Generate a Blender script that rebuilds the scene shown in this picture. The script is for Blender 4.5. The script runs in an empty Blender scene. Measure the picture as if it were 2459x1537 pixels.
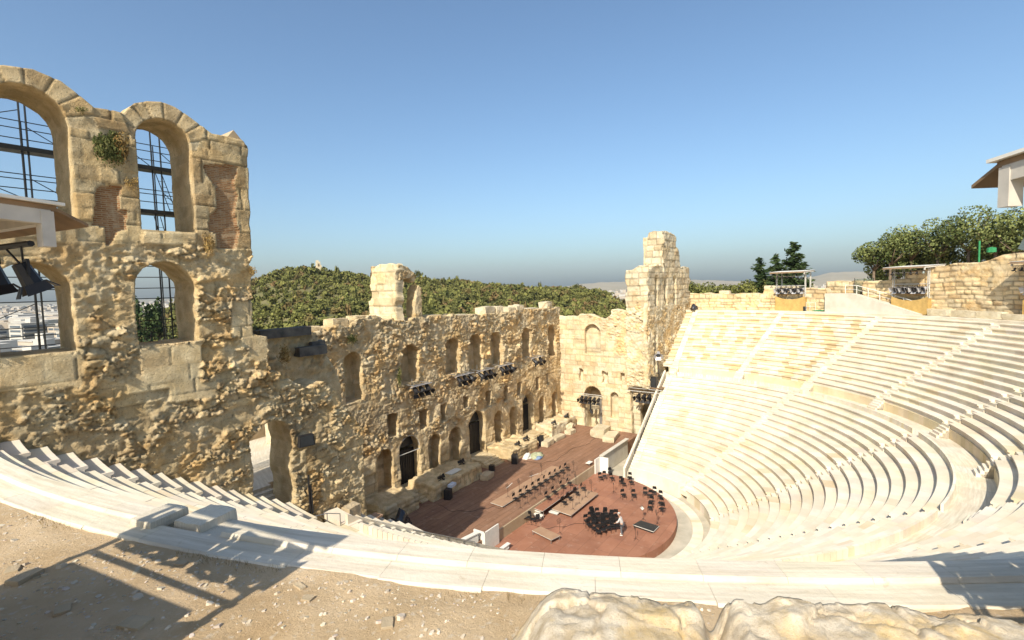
import bpy, math, random
import numpy as np
from mathutils import Vector, Matrix, Euler
R_ = math.radians
random.seed(7); RNG = np.random.default_rng(11)
SC = bpy.context.scene; COL = SC.collection

# ------------------------------------------------------------------ camera
CAM = np.array([-42.274, -21.693, 21.754]); YAW, PITCH, ROLL = R_(35.678), R_(-3.759), R_(-1.549)
PW, PH, FPX = 2459.0, 1537.0, 1200.06
FW = np.array([math.cos(YAW)*math.cos(PITCH), math.sin(YAW)*math.cos(PITCH), math.sin(PITCH)])
_rt = np.cross(FW, [0, 0, 1]); _rt /= np.linalg.norm(_rt); _up = np.cross(_rt, FW)
RT = _rt*math.cos(ROLL)+_up*math.sin(ROLL); UP = _up*math.cos(ROLL)-_rt*math.sin(ROLL)
cd = bpy.data.cameras.new('camera'); cam = bpy.data.objects.new('camera', cd); COL.objects.link(cam)
cam.matrix_world = Matrix([[RT[0], UP[0], -FW[0], CAM[0]], [RT[1], UP[1], -FW[1], CAM[1]], [RT[2], UP[2], -FW[2], CAM[2]], [0, 0, 0, 1]])
cd.sensor_fit = 'HORIZONTAL'; cd.sensor_width = 36.0; cd.lens = FPX/PW*36.0
cd.clip_start = 0.1; cd.clip_end = 40000.0
SC.camera = cam

# ------------------------------------------------------------------ sky, sun, exposure
SUN_AZ, SUN_EL = R_(11.5), R_(39.0)           # the heading of the shadows and the height of the sun
world = bpy.data.worlds.new('World'); SC.world = world; world.use_nodes = True
wt = world.node_tree; bg = wt.nodes['Background']
sky = wt.nodes.new('ShaderNodeTexSky'); sky.sky_type = 'NISHITA'; sky.sun_disc = False
sky.sun_elevation = SUN_EL; sky.sun_rotation = math.atan2(-math.cos(SUN_AZ), -math.sin(SUN_AZ))
sky.altitude = 150.0; sky.air_density = 1.0; sky.dust_density = 2.4; sky.ozone_density = 4.0
tn_ = wt.nodes.new('ShaderNodeMix'); tn_.data_type = 'RGBA'; tn_.blend_type = 'MULTIPLY'; tn_.inputs[0].default_value = 1.0
tn_.inputs[7].default_value = (.93, 1.0, .97, 1); wt.links.new(sky.outputs[0], tn_.inputs[6]); wt.links.new(tn_.outputs[2], bg.inputs[0]); bg.inputs[1].default_value = 0.14
sl = bpy.data.lights.new('sun', 'SUN'); sl.energy = 5.0; sl.angle = R_(0.53); sl.color = (1.0, 0.92, 0.77)
so = bpy.data.objects.new('sun', sl); COL.objects.link(so)
so.rotation_euler = Vector((math.cos(SUN_AZ)*math.cos(SUN_EL), math.sin(SUN_AZ)*math.cos(SUN_EL), -math.sin(SUN_EL))).to_track_quat('-Z', 'Y').to_euler()
SC.view_settings.view_transform = 'Standard'; SC.view_settings.look = 'None'
SC.view_settings.exposure = 0.43; SC.view_settings.gamma = 1.0; SC.view_settings.use_curve_mapping = False
SC.cycles.max_bounces = 8; SC.cycles.diffuse_bounces = 5; SC.cycles.use_denoising = True

# ------------------------------------------------------------------ helpers
def at(px, py, x=None, y=None, z=None):
    """the point of a plane x=, y= or z= that is seen at a pixel of the 2459-wide photograph"""
    d = FW+(px-PW/2)/FPX*RT-(py-PH/2)/FPX*UP
    if z is not None: t = (z-CAM[2])/d[2]
    elif y is not None: t = (y-CAM[1])/d[1]
    else: t = (x-CAM[0])/d[0]
    return CAM+d*t
def c1(x, y): return (x/2.7486, 100+y/2.7486)
def c2(x, y): return (x/2.7486, 550+y/2.7486)
def c3(x, y): return (550+x/2.7486, 700+y/2.7486)
def c4(x, y): return (1000+x/2.7486, 600+y/2.7486)
def c5(x, y): return (900+x/3.024, 1000+y/3.024)
def c6(x, y): return (1240+x/6.0475, 1150+y/6.0475)
def c7(x, y): return (1180+x/8.639, 1060+y/8.639)
def c8(x, y): return (x/2.688, 1000+y/2.688)
def pol(th, R, z=0.0):
    t = R_(th); return np.array([R*math.sin(t), -R*math.cos(t), z])

def _h2(ix, iy, s):
    n = (ix.astype(np.int64)*374761393+iy.astype(np.int64)*668265263+s*1274126177) & 0xffffffff
    n = ((n ^ (n >> 13))*1274126177) & 0xffffffff
    n = ((n ^ (n >> 16))*2246822519) & 0xffffffff
    return ((n ^ (n >> 15)) & 0xffffff)/16777215.0
def vnoise(x, y, s=0):
    ix, iy = np.floor(x), np.floor(y); fx, fy = x-ix, y-iy
    fx = fx*fx*(3-2*fx); fy = fy*fy*(3-2*fy)
    a = _h2(ix, iy, s)*(1-fx)+_h2(ix+1, iy, s)*fx; b = _h2(ix, iy+1, s)*(1-fx)+_h2(ix+1, iy+1, s)*fx
    return a*(1-fy)+b*fy
def fbm(x, y, s=0, o=4):
    r = 0; a = .5; t = 0
    for i in range(o):
        r = r+a*vnoise(x, y, s+i*17); t += a; x = x*2.03; y = y*2.03; a *= .5
    return r/t
def voro(x, y, s=0, jit=.9):
    ix, iy = np.floor(x), np.floor(y); f1 = np.full(x.shape, 9.); f2 = np.full(x.shape, 9.); idv = np.zeros(x.shape); ox = np.zeros(x.shape); oy = np.zeros(x.shape)
    for dx in (-1, 0, 1):
        for dy in (-1, 0, 1):
            cx, cy = ix+dx, iy+dy
            px = cx+.5+jit*(_h2(cx, cy, s)-.5); py = cy+.5+jit*(_h2(cx, cy, s+5)-.5)
            d = np.hypot(x-px, y-py); h = _h2(cx, cy, s+9)
            m = d < f1; f2 = np.where(m, f1, np.minimum(f2, d)); idv = np.where(m, h, idv); ox = np.where(m, x-px, ox); oy = np.where(m, y-py, oy); f1 = np.where(m, d, f1)
    tl = np.cos(idv*61.7)*ox+np.sin(idv*97.3)*oy      # every stone face leans its own way
    return f1, f2, idv, tl
def smooth(x, a, b):
    t = np.clip((x-a)/(b-a), 0, 1); return t*t*(3-2*t)
def pip(poly, X, Y):
    r = np.zeros(X.shape, bool); n = len(poly)
    for i in range(n):
        x0, y0 = poly[i]; x1, y1 = poly[(i+1) % n]
        if y0 == y1: continue
        c = ((y0 > Y) != (y1 > Y)) & (X < (x1-x0)*(Y-y0)/(y1-y0)+x0)
        r ^= c
    return r

def tag(o, label=None, cat=None, group=None, kind=None):
    if label: o['label'] = label
    if cat: o['category'] = cat
    if group: o['group'] = group
    if kind: o['kind'] = kind
    return o
def empty(name, loc=(0, 0, 0), rz=0.0):
    o = bpy.data.objects.new(name, None); COL.objects.link(o); o.location = loc; o.rotation_euler = (0, 0, rz); o.empty_display_size = .1; return o
def link_mesh(name, me, parent=None):
    o = bpy.data.objects.new(name, me); COL.objects.link(o)
    if parent is not None: o.parent = parent
    return o
def np_mesh(name, V, F, mats, tint=None, mi=None, smoothf=False, parent=None):
    """V (n,3); F list of faces or (m,4) array"""
    me = bpy.data.meshes.new(name); V = np.asarray(V, np.float32)
    if isinstance(F, np.ndarray):
        m, k = F.shape
        me.vertices.add(len(V)); me.vertices.foreach_set('co', V.ravel())
        me.loops.add(m*k); me.loops.foreach_set('vertex_index', F.astype(np.int32).ravel())
        me.polygons.add(m); me.polygons.foreach_set('loop_start', np.arange(0, m*k, k, dtype=np.int32))
        me.update(calc_edges=True)
    else:
        me.from_pydata([tuple(map(float, v)) for v in V], [], F)
    if tint is not None:
        a = me.color_attributes.new('tint', 'FLOAT_COLOR', 'POINT')
        t = np.ones((len(V), 4), np.float32); t[:, :3] = tint; a.data.foreach_set('color', t.ravel())
    for mt in (mats if isinstance(mats, (list, tuple)) else [mats]): me.materials.append(mt)
    if mi is not None: me.polygons.foreach_set('material_index', np.asarray(mi, np.int32))
    if smoothf: me.polygons.foreach_set('use_smooth', np.ones(len(me.polygons), bool))
    me.update()
    return link_mesh(name, me, parent)

class MB:
    """collects boxes, bars and tubes and links them as one mesh"""
    def __init__(s): s.v = []; s.f = []; s.m = []
    def add(s, vs, fs, m=0):
        b = len(s.v); s.v += [tuple(map(float, v)) for v in vs]; s.f += [tuple(b+i for i in f) for f in fs]; s.m += [m]*len(fs); return s
    def box(s, c, size, rz=0.0, m=0, rot=None, taper=1.0):
        hx, hy, hz = [q/2 for q in size]
        vs = [Vector((sx*hx*(taper if sz > 0 else 1), sy*hy*(taper if sz > 0 else 1), sz*hz)) for sz in (-1, 1) for sy in (-1, 1) for sx in (-1, 1)]
        M = rot if rot is not None else Matrix.Rotation(rz, 3, 'Z')
        vs = [M @ v+Vector(tuple(map(float, c))) for v in vs]
        return s.add(vs, [(0, 2, 3, 1), (4, 5, 7, 6), (0, 1, 5, 4), (2, 6, 7, 3), (0, 4, 6, 2), (1, 3, 7, 5)], m)
    def tube(s, p, q, r, n=6, m=0, r2=None, caps=True):
        p, q = Vector(tuple(map(float, p))), Vector(tuple(map(float, q))); d = (q-p)
        if d.length < 1e-6: return s
        d.normalize(); a = d.orthogonal().normalized(); b = d.cross(a); r2 = r if r2 is None else r2
        vs = [p+(a*math.cos(t)+b*math.sin(t))*r for t in [2*math.pi*i/n for i in range(n)]]+[q+(a*math.cos(t)+b*math.sin(t))*r2 for t in [2*math.pi*i/n for i in range(n)]]
        fs = [(i, (i+1) % n, n+(i+1) % n, n+i) for i in range(n)]
        if caps: fs += [tuple(range(n-1, -1, -1)), tuple(range(n, 2*n))]
        return s.add(vs, fs, m)
    def prism(s, poly, z0, z1, m=0):
        n = len(poly)
        vs = [(x, y, z0) for x, y in poly]+[(x, y, z1) for x, y in poly]
        return s.add(vs, [tuple(range(n-1, -1, -1)), tuple(range(n, 2*n))]+[(i, (i+1) % n, n+(i+1) % n, n+i) for i in range(n)], m)
    def rings(s, rs, n=8, m=0, cap=True):
        """rs: list of (cx,cy,z,rx,ry) stacked"""
        vs = []
        for cx, cy, z, rx, ry in rs: vs += [(cx+rx*math.cos(2*math.pi*i/n), cy+ry*math.sin(2*math.pi*i/n), z) for i in range(n)]
        fs = [(k*n+i, k*n+(i+1) % n, (k+1)*n+(i+1) % n, (k+1)*n+i) for k in range(len(rs)-1) for i in range(n)]
        if cap: fs += [tuple(range(n-1, -1, -1)), tuple((len(rs)-1)*n+i for i in range(n))]
        return s.add(vs, fs, m)
    def build(s, name, mats, parent=None, smoothf=False, tint=None):
        me = bpy.data.meshes.new(name); me.from_pydata(s.v, [], s.f)
        for mt in (mats if isinstance(mats, (list, tuple)) else [mats]): me.materials.append(mt)
        if any(s.m): me.polygons.foreach_set('material_index', s.m)
        if smoothf: me.polygons.foreach_set('use_smooth', [True]*len(s.f))
        a = me.color_attributes.new('tint', 'FLOAT_COLOR', 'POINT'); a.data.foreach_set('color', [1.0]*4*len(s.v))
        me.update(); return link_mesh(name, me, parent)
def copy_tree(o, loc=None, rz=None, label=None, parent=None):
    c = o.copy(); COL.objects.link(c)
    if parent is not None: c.parent = parent
    if loc is not None: c.location = loc
    if rz is not None: c.rotation_euler = (0, 0, rz)
    if label: c['label'] = label
    for ch in list(o.children): copy_tree(ch, parent=c)
    return c

# ------------------------------------------------------------------ materials
def new_mat(name, rough=.85, spec=.2):
    m = bpy.data.materials.new(name); m.use_nodes = True; nt = m.node_tree; b = nt.nodes['Principled BSDF']
    b.inputs['Roughness'].default_value = rough; b.inputs['Specular IOR Level'].default_value = spec
    return m, nt, b
def N(nt, t, **kw):
    n = nt.nodes.new(t)
    for k, v in kw.items():
        if k in n.inputs.keys(): n.inputs[k].default_value = v
        else: setattr(n, k, v)
    return n
def mixc(nt, a, b, fac, mode='MIX'):
    n = nt.nodes.new('ShaderNodeMix'); n.data_type = 'RGBA'; n.blend_type = mode
    for s, v in ((0, fac), (6, a), (7, b)):
        if hasattr(v, 'is_linked') or hasattr(v, 'links'): nt.links.new(v, n.inputs[s])
        else: n.inputs[s].default_value = v if s == 0 else (*v, 1)
    return n.outputs[2]
def ramp(nt, src, stops):
    r = nt.nodes.new('ShaderNodeValToRGB'); e = r.color_ramp.elements
    while len(e) < len(stops): e.new(.5)
    for i, (p, c) in enumerate(stops):
        e[i].position = p; e[i].color = (c, c, c, 1) if not hasattr(c, '__len__') else (*c, 1)
    nt.links.new(src, r.inputs[0]); return r.outputs[0]
def surf(name, cA, cB, sc=1.0, bump=.3, bsc=6.0, bd=.05, tint=False, rough=.85, stain=None, ssc=.25, stretch=None, spec=.2, fleck=None):
    """two-tone noise surface with optional per-vertex stone tint, stains, bump"""
    m, nt, b = new_mat(name, rough, spec)
    co = nt.nodes.new('ShaderNodeTexCoord').outputs['Object']
    if stretch:
        mp = N(nt, 'ShaderNodeMapping'); mp.inputs['Scale'].default_value = stretch; nt.links.new(co, mp.inputs[0]); co = mp.outputs[0]
    def noise(scale, det=6., rg=.55):
        n = N(nt, 'ShaderNodeTexNoise'); n.inputs['Scale'].default_value = scale; n.inputs['Detail'].default_value = det; n.inputs['Roughness'].default_value = rg
        nt.links.new(co, n.inputs['Vector']); return n.outputs[0]
    c = mixc(nt, cA, cB, ramp(nt, noise(sc), [(.35, 0.), (.65, 1.)]))
    if stain:
        c = mixc(nt, c, stain, ramp(nt, noise(ssc, 8., .65), [(.5, 0.), (.72, .85)]))
    if fleck:
        c = mixc(nt, c, fleck, ramp(nt, noise(sc*9, 3.), [(.58, 0.), (.7, .7)]))
    if tint:
        a = N(nt, 'ShaderNodeAttribute', attribute_name='tint'); c = mixc(nt, c, a.outputs[0], 1.0, 'MULTIPLY')
    nt.links.new(c, b.inputs['Base Color'])
    if bump:
        bp = N(nt, 'ShaderNodeBump'); bp.inputs['Strength'].default_value = bump; bp.inputs['Distance'].default_value = bd
        nt.links.new(noise(bsc, 10., .74), bp.inputs['Height']); nt.links.new(bp.outputs[0], b.inputs['Normal'])
    return m
def plain(name, c, rough=.5, metal=0.0, var=.15, sc=3.0, spec=.4):
    m, nt, b = new_mat(name, rough, spec); b.inputs['Metallic'].default_value = metal
    n = N(nt, 'ShaderNodeTexNoise'); n.inputs['Scale'].default_value = sc; n.inputs['Detail'].default_value = 5.
    co = nt.nodes.new('ShaderNodeTexCoord').outputs['Object']; nt.links.new(co, n.inputs['Vector'])
    lo = tuple(q*(1-var) for q in c); hi = tuple(min(1, q*(1+var)) for q in c)
    nt.links.new(mixc(nt, lo, hi, ramp(nt, n.outputs[0], [(.3, 0.), (.7, 1.)])), b.inputs['Base Color'])
    return m
M = {}
M['rubble'] = surf('rubble_stone', (.50, .375, .205), (.67, .54, .335), 1.6, 1.0, 10., .10, tint=True, stain=(.44, .31, .165), ssc=.5, rough=.95, fleck=(.24, .175, .10))
M['facade'] = surf('facade_stone', (.51, .39, .22), (.68, .55, .35), 1.2, 1.0, 7., .12, tint=True, stain=(.48, .335, .175), ssc=.4, rough=.95, fleck=(.26, .19, .11))
M['gold'] = surf('pale_gold_stone', (.50, .415, .27), (.64, .56, .41), .8, .9, 5., .07, tint=True, stain=(.57, .43, .24), ssc=.3, rough=.95, fleck=(.36, .28, .17))
M['ashlar'] = surf('dressed_stone', (.40, .31, .195), (.52, .42, .29), .8, .8, 9., .04, tint=True, stain=(.34, .22, .11), ssc=.4, rough=.95)
M['marble'] = surf('seat_marble', (.61, .545, .43), (.71, .65, .535), .6, .3, 9., .02, tint=True, stain=(.62, .51, .36), ssc=.2, rough=.8)
def veined(name, cA, cB, stain):
    """marble whose veins run round the theatre, along the curve of the rim"""
    m, nt, b = new_mat(name, .85, .2); co = nt.nodes.new('ShaderNodeTexCoord').outputs['Object']
    sp = N(nt, 'ShaderNodeSeparateXYZ'); nt.links.new(co, sp.inputs[0])
    an = N(nt, 'ShaderNodeMath', operation='ARCTAN2'); nt.links.new(sp.outputs[0], an.inputs[0]); nt.links.new(sp.outputs[1], an.inputs[1])
    ln = N(nt, 'ShaderNodeVectorMath', operation='LENGTH'); nt.links.new(co, ln.inputs[0])
    cb = N(nt, 'ShaderNodeCombineXYZ'); nt.links.new(an.outputs[0], cb.inputs[0]); nt.links.new(ln.outputs['Value'], cb.inputs[1])
    mp = N(nt, 'ShaderNodeMapping'); mp.inputs['Scale'].default_value = (16, 7, 1); nt.links.new(cb.outputs[0], mp.inputs[0])
    def noise(v, s, d=7.): n = N(nt, 'ShaderNodeTexNoise'); n.inputs['Scale'].default_value = s; n.inputs['Detail'].default_value = d; n.inputs['Roughness'].default_value = .62; nt.links.new(v, n.inputs['Vector']); return n.outputs[0]
    c = mixc(nt, cA, cB, ramp(nt, noise(mp.outputs[0], 1.3), [(.36, 0.), (.62, 1.)])); c = mixc(nt, c, stain, ramp(nt, noise(co, .5, 9.), [(.52, 0.), (.72, .7)])); c = mixc(nt, c, (.42, .34, .22), ramp(nt, noise(co, 5., 6.), [(.63, 0.), (.74, .6)]))
    a = N(nt, 'ShaderNodeAttribute', attribute_name='tint'); nt.links.new(mixc(nt, c, a.outputs[0], 1., 'MULTIPLY'), b.inputs['Base Color'])
    bp = N(nt, 'ShaderNodeBump'); bp.inputs['Strength'].default_value = .6; bp.inputs['Distance'].default_value = .03; nt.links.new(noise(co, 7., 9.), bp.inputs['Height']); nt.links.new(bp.outputs[0], b.inputs['Normal']); return m
M['rim'] = veined('rim_marble', (.53, .465, .355), (.68, .615, .50), (.56, .46, .32))
M['dirt'] = surf('packed_dirt', (.48, .345, .20), (.60, .45, .285), .8, .9, 14., .06, rough=1., stain=(.40, .27, .14), ssc=.5, fleck=(.58, .49, .37))
def brick_mat():
    m, nt, b = new_mat('thin_brick', .95)
    co = nt.nodes.new('ShaderNodeTexCoord').outputs['Object']
    sp = N(nt, 'ShaderNodeSeparateXYZ'); nt.links.new(co, sp.inputs[0]); cb = N(nt, 'ShaderNodeCombineXYZ')
    nt.links.new(sp.outputs[0], cb.inputs[0]); nt.links.new(sp.outputs[2], cb.inputs[1])
    n = N(nt, 'ShaderNodeTexNoise'); n.inputs['Scale'].default_value = 3.; nt.links.new(co, n.inputs['Vector'])
    va = N(nt, 'ShaderNodeVectorMath', operation='MULTIPLY_ADD'); nt.links.new(n.outputs[1], va.inputs[0]); va.inputs[1].default_value = (.04, .04, 0); nt.links.new(cb.outputs[0], va.inputs[2])
    bt = N(nt, 'ShaderNodeTexBrick'); nt.links.new(va.outputs[0], bt.inputs['Vector'])
    bt.inputs['Color1'].default_value = (.25, .115, .05, 1); bt.inputs['Color2'].default_value = (.40, .21, .095, 1); bt.inputs['Mortar'].default_value = (.36, .25, .14, 1)
    bt.inputs['Scale'].default_value = 1.; bt.inputs['Brick Width'].default_value = .36; bt.inputs['Row Height'].default_value = .085; bt.inputs['Mortar Size'].default_value = .018; bt.inputs['Bias'].default_value = -.1
    n2 = N(nt, 'ShaderNodeTexNoise'); n2.inputs['Scale'].default_value = 2.2; n2.inputs['Detail'].default_value = 9.; n2.inputs['Roughness'].default_value = .7; nt.links.new(co, n2.inputs['Vector'])
    nt.links.new(mixc(nt, bt.outputs[0], (.42, .32, .20), ramp(nt, n2.outputs[0], [(.50, 0.), (.66, .85)])), b.inputs['Base Color'])
    bp = N(nt, 'ShaderNodeBump'); bp.inputs['Strength'].default_value = .9; bp.inputs['Distance'].default_value = .05; bp.invert = True
    nt.links.new(bt.outputs[1], bp.inputs['Height']); nt.links.new(bp.outputs[0], b.inputs['Normal'])
    return m
M['brick'] = brick_mat()

# ------------------------------------------------------------------ stone walls
def arch(u0, u1, v0, vt, n=12, rise=None):
    r = (u1-u0)/2; c = (u0+u1)/2; h = r if rise is None else rise
    return [(u0, v0), (u1, v0)]+[(c+r*math.cos(math.pi*i/n), vt-h+h*math.sin(math.pi*i/n)) for i in range(n+1)]
def rect(u0, u1, v0, v1): return [(u0, v0), (u1, v0), (u1, v1), (u0, v1)]
def rough(poly, step=.5, amp=.12, seed=0):
    r = []; n = len(poly)
    for i in range(n):
        a, b = np.array(poly[i], float), np.array(poly[(i+1) % n], float); L = np.linalg.norm(b-a); k = max(1, int(L/step))
        for j in range(k):
            p = a+(b-a)*j/k
            q = p+amp*np.array([vnoise(np.array([p[0]*1.7]), np.array([p[1]*1.7]), seed)[0]-.5, vnoise(np.array([p[0]*1.7]), np.array([p[1]*1.7]), seed+3)[0]-.5])*2
            r.append(tuple(q))
    return r
STONE_TINTS = np.array([(1.0, 1.0, 1.0), (1.12, 1.08, 1.0), (.86, .82, .78), (1.06, .96, .82), (.95, .98, 1.02), (1.2, 1.16, 1.1), (.80, .72, .64)])
def st_rubble(u, v, big=.75, small=.32, amp=.20, seed=0, warm=1.0):
    w = fbm(u*1.5, v*1.5, seed+40, 4)-.5; w2 = fbm(u*1.5, v*1.5, seed+44, 4)-.5
    uu, vv = u+w*.55, v+w2*.35
    f1, f2, i1, t1 = voro(uu/big, vv/(big*.55), seed, .95); g1, g2, i2, t2 = voro(uu/small, vv/(small*.62), seed+3, .98)
    m = smooth(fbm(u*.45, v*.45, seed+60, 3), .44, .52)
    plas = smooth(fbm(u*.5, v*.7, seed+66, 4), .52, .56)           # mortar and plaster left between the stones
    n1 = (fbm(u*6, v*7, seed+95, 3)-.5)*.10
    e1 = smooth(f2-f1+n1, .05, .13)*(.35+.65*i1); e2 = smooth(g2-g1+n1, .05, .15)*(.3+.7*i2)
    h = (1-m)*(e1*amp*.85+t1*e1*amp*.9)+m*(e2*amp*.48+t2*e2*amp*.5)
    h = h*(1-.85*plas)
    k1, k2, k3, k4 = voro(uu/.17, vv/.11, seed+7, 1.)
    rg = 1-np.abs(fbm(u*1.8, v*2.6, seed+85, 4)*2-1)*2.2           # ragged erosion ledges
    h = h+(fbm(u*.45, v*.45, seed+80, 3)-.5)*amp*1.7+rg*amp*.25+(fbm(u*5, v*6, seed+90, 4)-.5)*amp*1.0+(smooth(k2-k1, .02, .16)*.24*k3+k4*.3)*amp*(1-.75*plas)
    hid = np.where(m > .5, i2, i1); t = STONE_TINTS[(hid*7*13.7).astype(int) % 7].copy()
    t = 1+(t-1)*(1-.8*plas)[:, None]
    groove = np.where(m > .5, smooth(g2-g1, .0, .10), smooth(f2-f1, .0, .08)); groove = groove+(1-groove)*plas
    t *= (.72+.28*groove)[:, None]
    t *= (.80+.40*fbm(u*.33, v*.33, seed+20, 4))[:, None]
    o = smooth(fbm(u*.8, v*.8, seed+25, 4), .52, .66)[:, None]; t *= 1-o+o*np.array([1.03, .92, .76])
    return h, t
def st_ashlar(u, v, ch=.55, bl=1.1, seed=0, amp=.03, groove=.035, contrast=.5, jw=.05, jd=.40):
    v2 = v+ch*.9*(vnoise(v*.55/ch, v*0+seed, seed+60)-.5)            # courses of unequal height
    r = np.floor(v2/ch); blr = bl*(.6+.8*_h2(r, r*0+3, seed+4)); off = _h2(r, r*0, seed)*blr; u2 = u+bl*.5*(vnoise(u*.8/bl, r*3.7, seed+61)-.5); c = np.floor((u2+off)/blr); fu = (u2+off)/blr-c; fv = v2/ch-r
    idv = _h2(c, r, seed+2); d = np.minimum(np.minimum(fu, 1-fu)*blr, np.minimum(fv, 1-fv)*ch)
    g = smooth(d, .0, groove*1.3)
    h = idv*amp-(1-g)*.05+(fbm(u*2.2, v*2.2, seed+31, 4)-.5)*amp*1.6+(fbm(u*.6, v*.6, seed+35, 2)-.5)*amp*2
    t = 1+(STONE_TINTS[(idv*97).astype(int) % 7]-1)*contrast
    t = t*(1-jd+jd*smooth(d, 0, jw))[:, None]*(.88+.24*fbm(u*.5, v*.5, seed+50, 4))[:, None]
    return h, t
def stone_wall(name, O, U, Nn, outline, holes, T, res, style, mats, parent=None, patches=(), jag=0.0, back=True, inner_rough=.04):
    """O origin, U along the wall, Nn outward; outline and holes are polygons in (u, z). The face is displaced stone by stone, openings get jambs of the wall's thickness."""
    U = np.array(U, float); U /= np.linalg.norm(U); Nn = np.array(Nn, float); O = np.array(O, float)
    P = np.array(outline); u0, v0 = P.min(0)-res; u1, v1 = P.max(0)+res
    nu, nv = int((u1-u0)/res)+1, int((v1-v0)/res)+1
    uc = u0+(np.arange(nu)+.5)*res; vc = v0+(np.arange(nv)+.5)*res; UC, VC = np.meshgrid(uc, vc, indexing='ij')
    keep = pip(outline, UC, VC)
    for h in holes: keep &= ~pip(h, UC, VC)
    gu = u0+np.arange(nu+1)*res; gv = v0+np.arange(nv+1)*res; GU, GV = np.meshgrid(gu, gv, indexing='ij')
    kp = np.pad(keep, 1); cnt = kp[:-1, :-1].astype(int)+kp[1:, :-1]+kp[:-1, 1:]+kp[1:, 1:]
    used = cnt > 0; bnd = used & (cnt < 4); idx = -np.ones(used.shape, int); idx[used] = np.arange(used.sum())
    bu, bv = GU[bnd], GV[bnd]; bd = np.full(bu.shape, 1e9); su, sv = bu.copy(), bv.copy()
    for pg in [outline]+list(holes):
        for i in range(len(pg)):
            (x0, y0), (x1, y1) = pg[i], pg[(i+1) % len(pg)]; L2 = (x1-x0)**2+(y1-y0)**2
            if L2 < 1e-9: continue
            t = np.clip(((bu-x0)*(x1-x0)+(bv-y0)*(y1-y0))/L2, 0, 1); qx, qy = x0+t*(x1-x0), y0+t*(y1-y0)
            d = np.hypot(bu-qx, bv-qy); m = d < bd; bd = np.where(m, d, bd); su = np.where(m, qx, su); sv = np.where(m, qy, sv)
    ok = bd < res*.95; GU[bnd] = np.where(ok, su, bu); GV[bnd] = np.where(ok, sv, bv)
    u, v = GU[used], GV[used]; n = len(u)
    h, t = style(u, v)
    pm = np.zeros(n, int)
    for poly, fn, mi_, raise_ in patches:
        m = pip(poly, u, v)
        if m.any():
            hh, tt = fn(u[m], v[m]); h[m] = hh+raise_; t[m] = tt; pm[m] = mi_
    def pos(d, ju=0, jv=0): return O+(u+ju)[:, None]*U+(v+jv)[:, None]*np.array([0, 0, 1.])+np.asarray(d)[:, None]*Nn
    layers = [pos(h)]
    ci, cj = np.nonzero(keep)
    a, b, c, d = idx[ci, cj], idx[ci+1, cj], idx[ci+1, cj+1], idx[ci, cj+1]
    flip = np.dot(np.cross(U, [0, 0, 1]), Nn) < 0
    front = np.stack([a, b, c, d], 1) if not flip else np.stack([a, d, c, b], 1)
    faces = [front]; mis = [pm[a] if len(patches) else np.zeros(len(a), int)]
    # jambs
    edges = []
    up = kp[1:-1, 1:-1] & ~kp[1:-1, 2:]; dn = kp[1:-1, 1:-1] & ~kp[1:-1, :-2]; lf = kp[1:-1, 1:-1] & ~kp[:-2, 1:-1]; rg = kp[1:-1, 1:-1] & ~kp[2:, 1:-1]
    i, j = np.nonzero(up); edges.append((idx[i+1, j+1], idx[i, j+1])); i, j = np.nonzero(dn); edges.append((idx[i, j], idx[i+1, j]))
    i, j = np.nonzero(lf); edges.append((idx[i, j+1], idx[i, j])); i, j = np.nonzero(rg); edges.append((idx[i+1, j], idx[i+1, j+1]))
    ea = np.concatenate([e[0] for e in edges]); eb = np.concatenate([e[1] for e in edges])
    nd = max(1, min(8, int(T/.3)))
    bi = np.unique(np.concatenate([ea, eb])); loc = -np.ones(n, int); loc[bi] = np.arange(len(bi))
    prev = ea, eb; tot = n; TT = [t]
    for k in range(1, nd+1):
        dd = -T*k/nd; ub, vb = u[bi], v[bi]
        ju = (vnoise(ub*3+dd*2.3, vb*3-dd*1.7, 77)-.5)*2*inner_rough; jv = (vnoise(ub*3+dd*2.3, vb*3-dd*1.7, 78)-.5)*2*inner_rough
        layers.append(O+(ub+ju)[:, None]*U+(vb+jv)[:, None]*np.array([0, 0, 1.])+dd*Nn)
        q = (.86+.28*_h2(np.floor(ub/.5)+np.floor(dd/.45)*3, np.floor(vb/.5), 5))[:, None]*np.array([[1.0, .97, .92]])
        TT.append(np.ones((len(bi), 3))*q)
        na, nb = tot+loc[ea], tot+loc[eb]; tot += len(bi)
        fq = np.stack([prev[0], na, nb, prev[1]], 1)
        if flip: fq = fq[:, ::-1]
        faces.append(fq); mis.append(np.zeros(len(ea), int)); prev = (na, nb)
    if back:
        bk = O+u[:, None]*U+v[:, None]*np.array([0, 0, 1.])-T*Nn; layers.append(bk); TT.append(t)
        f2 = np.stack([a, d, c, b], 1)+tot if not flip else np.stack([a, b, c, d], 1)+tot
        faces.append(f2); mis.append(np.zeros(len(a), int))
    V = np.concatenate(layers); F = np.concatenate(faces); mi = np.concatenate(mis); TN = np.concatenate(TT)
    return np_mesh(name, V, F, mats, tint=TN, mi=mi, parent=parent)

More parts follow.
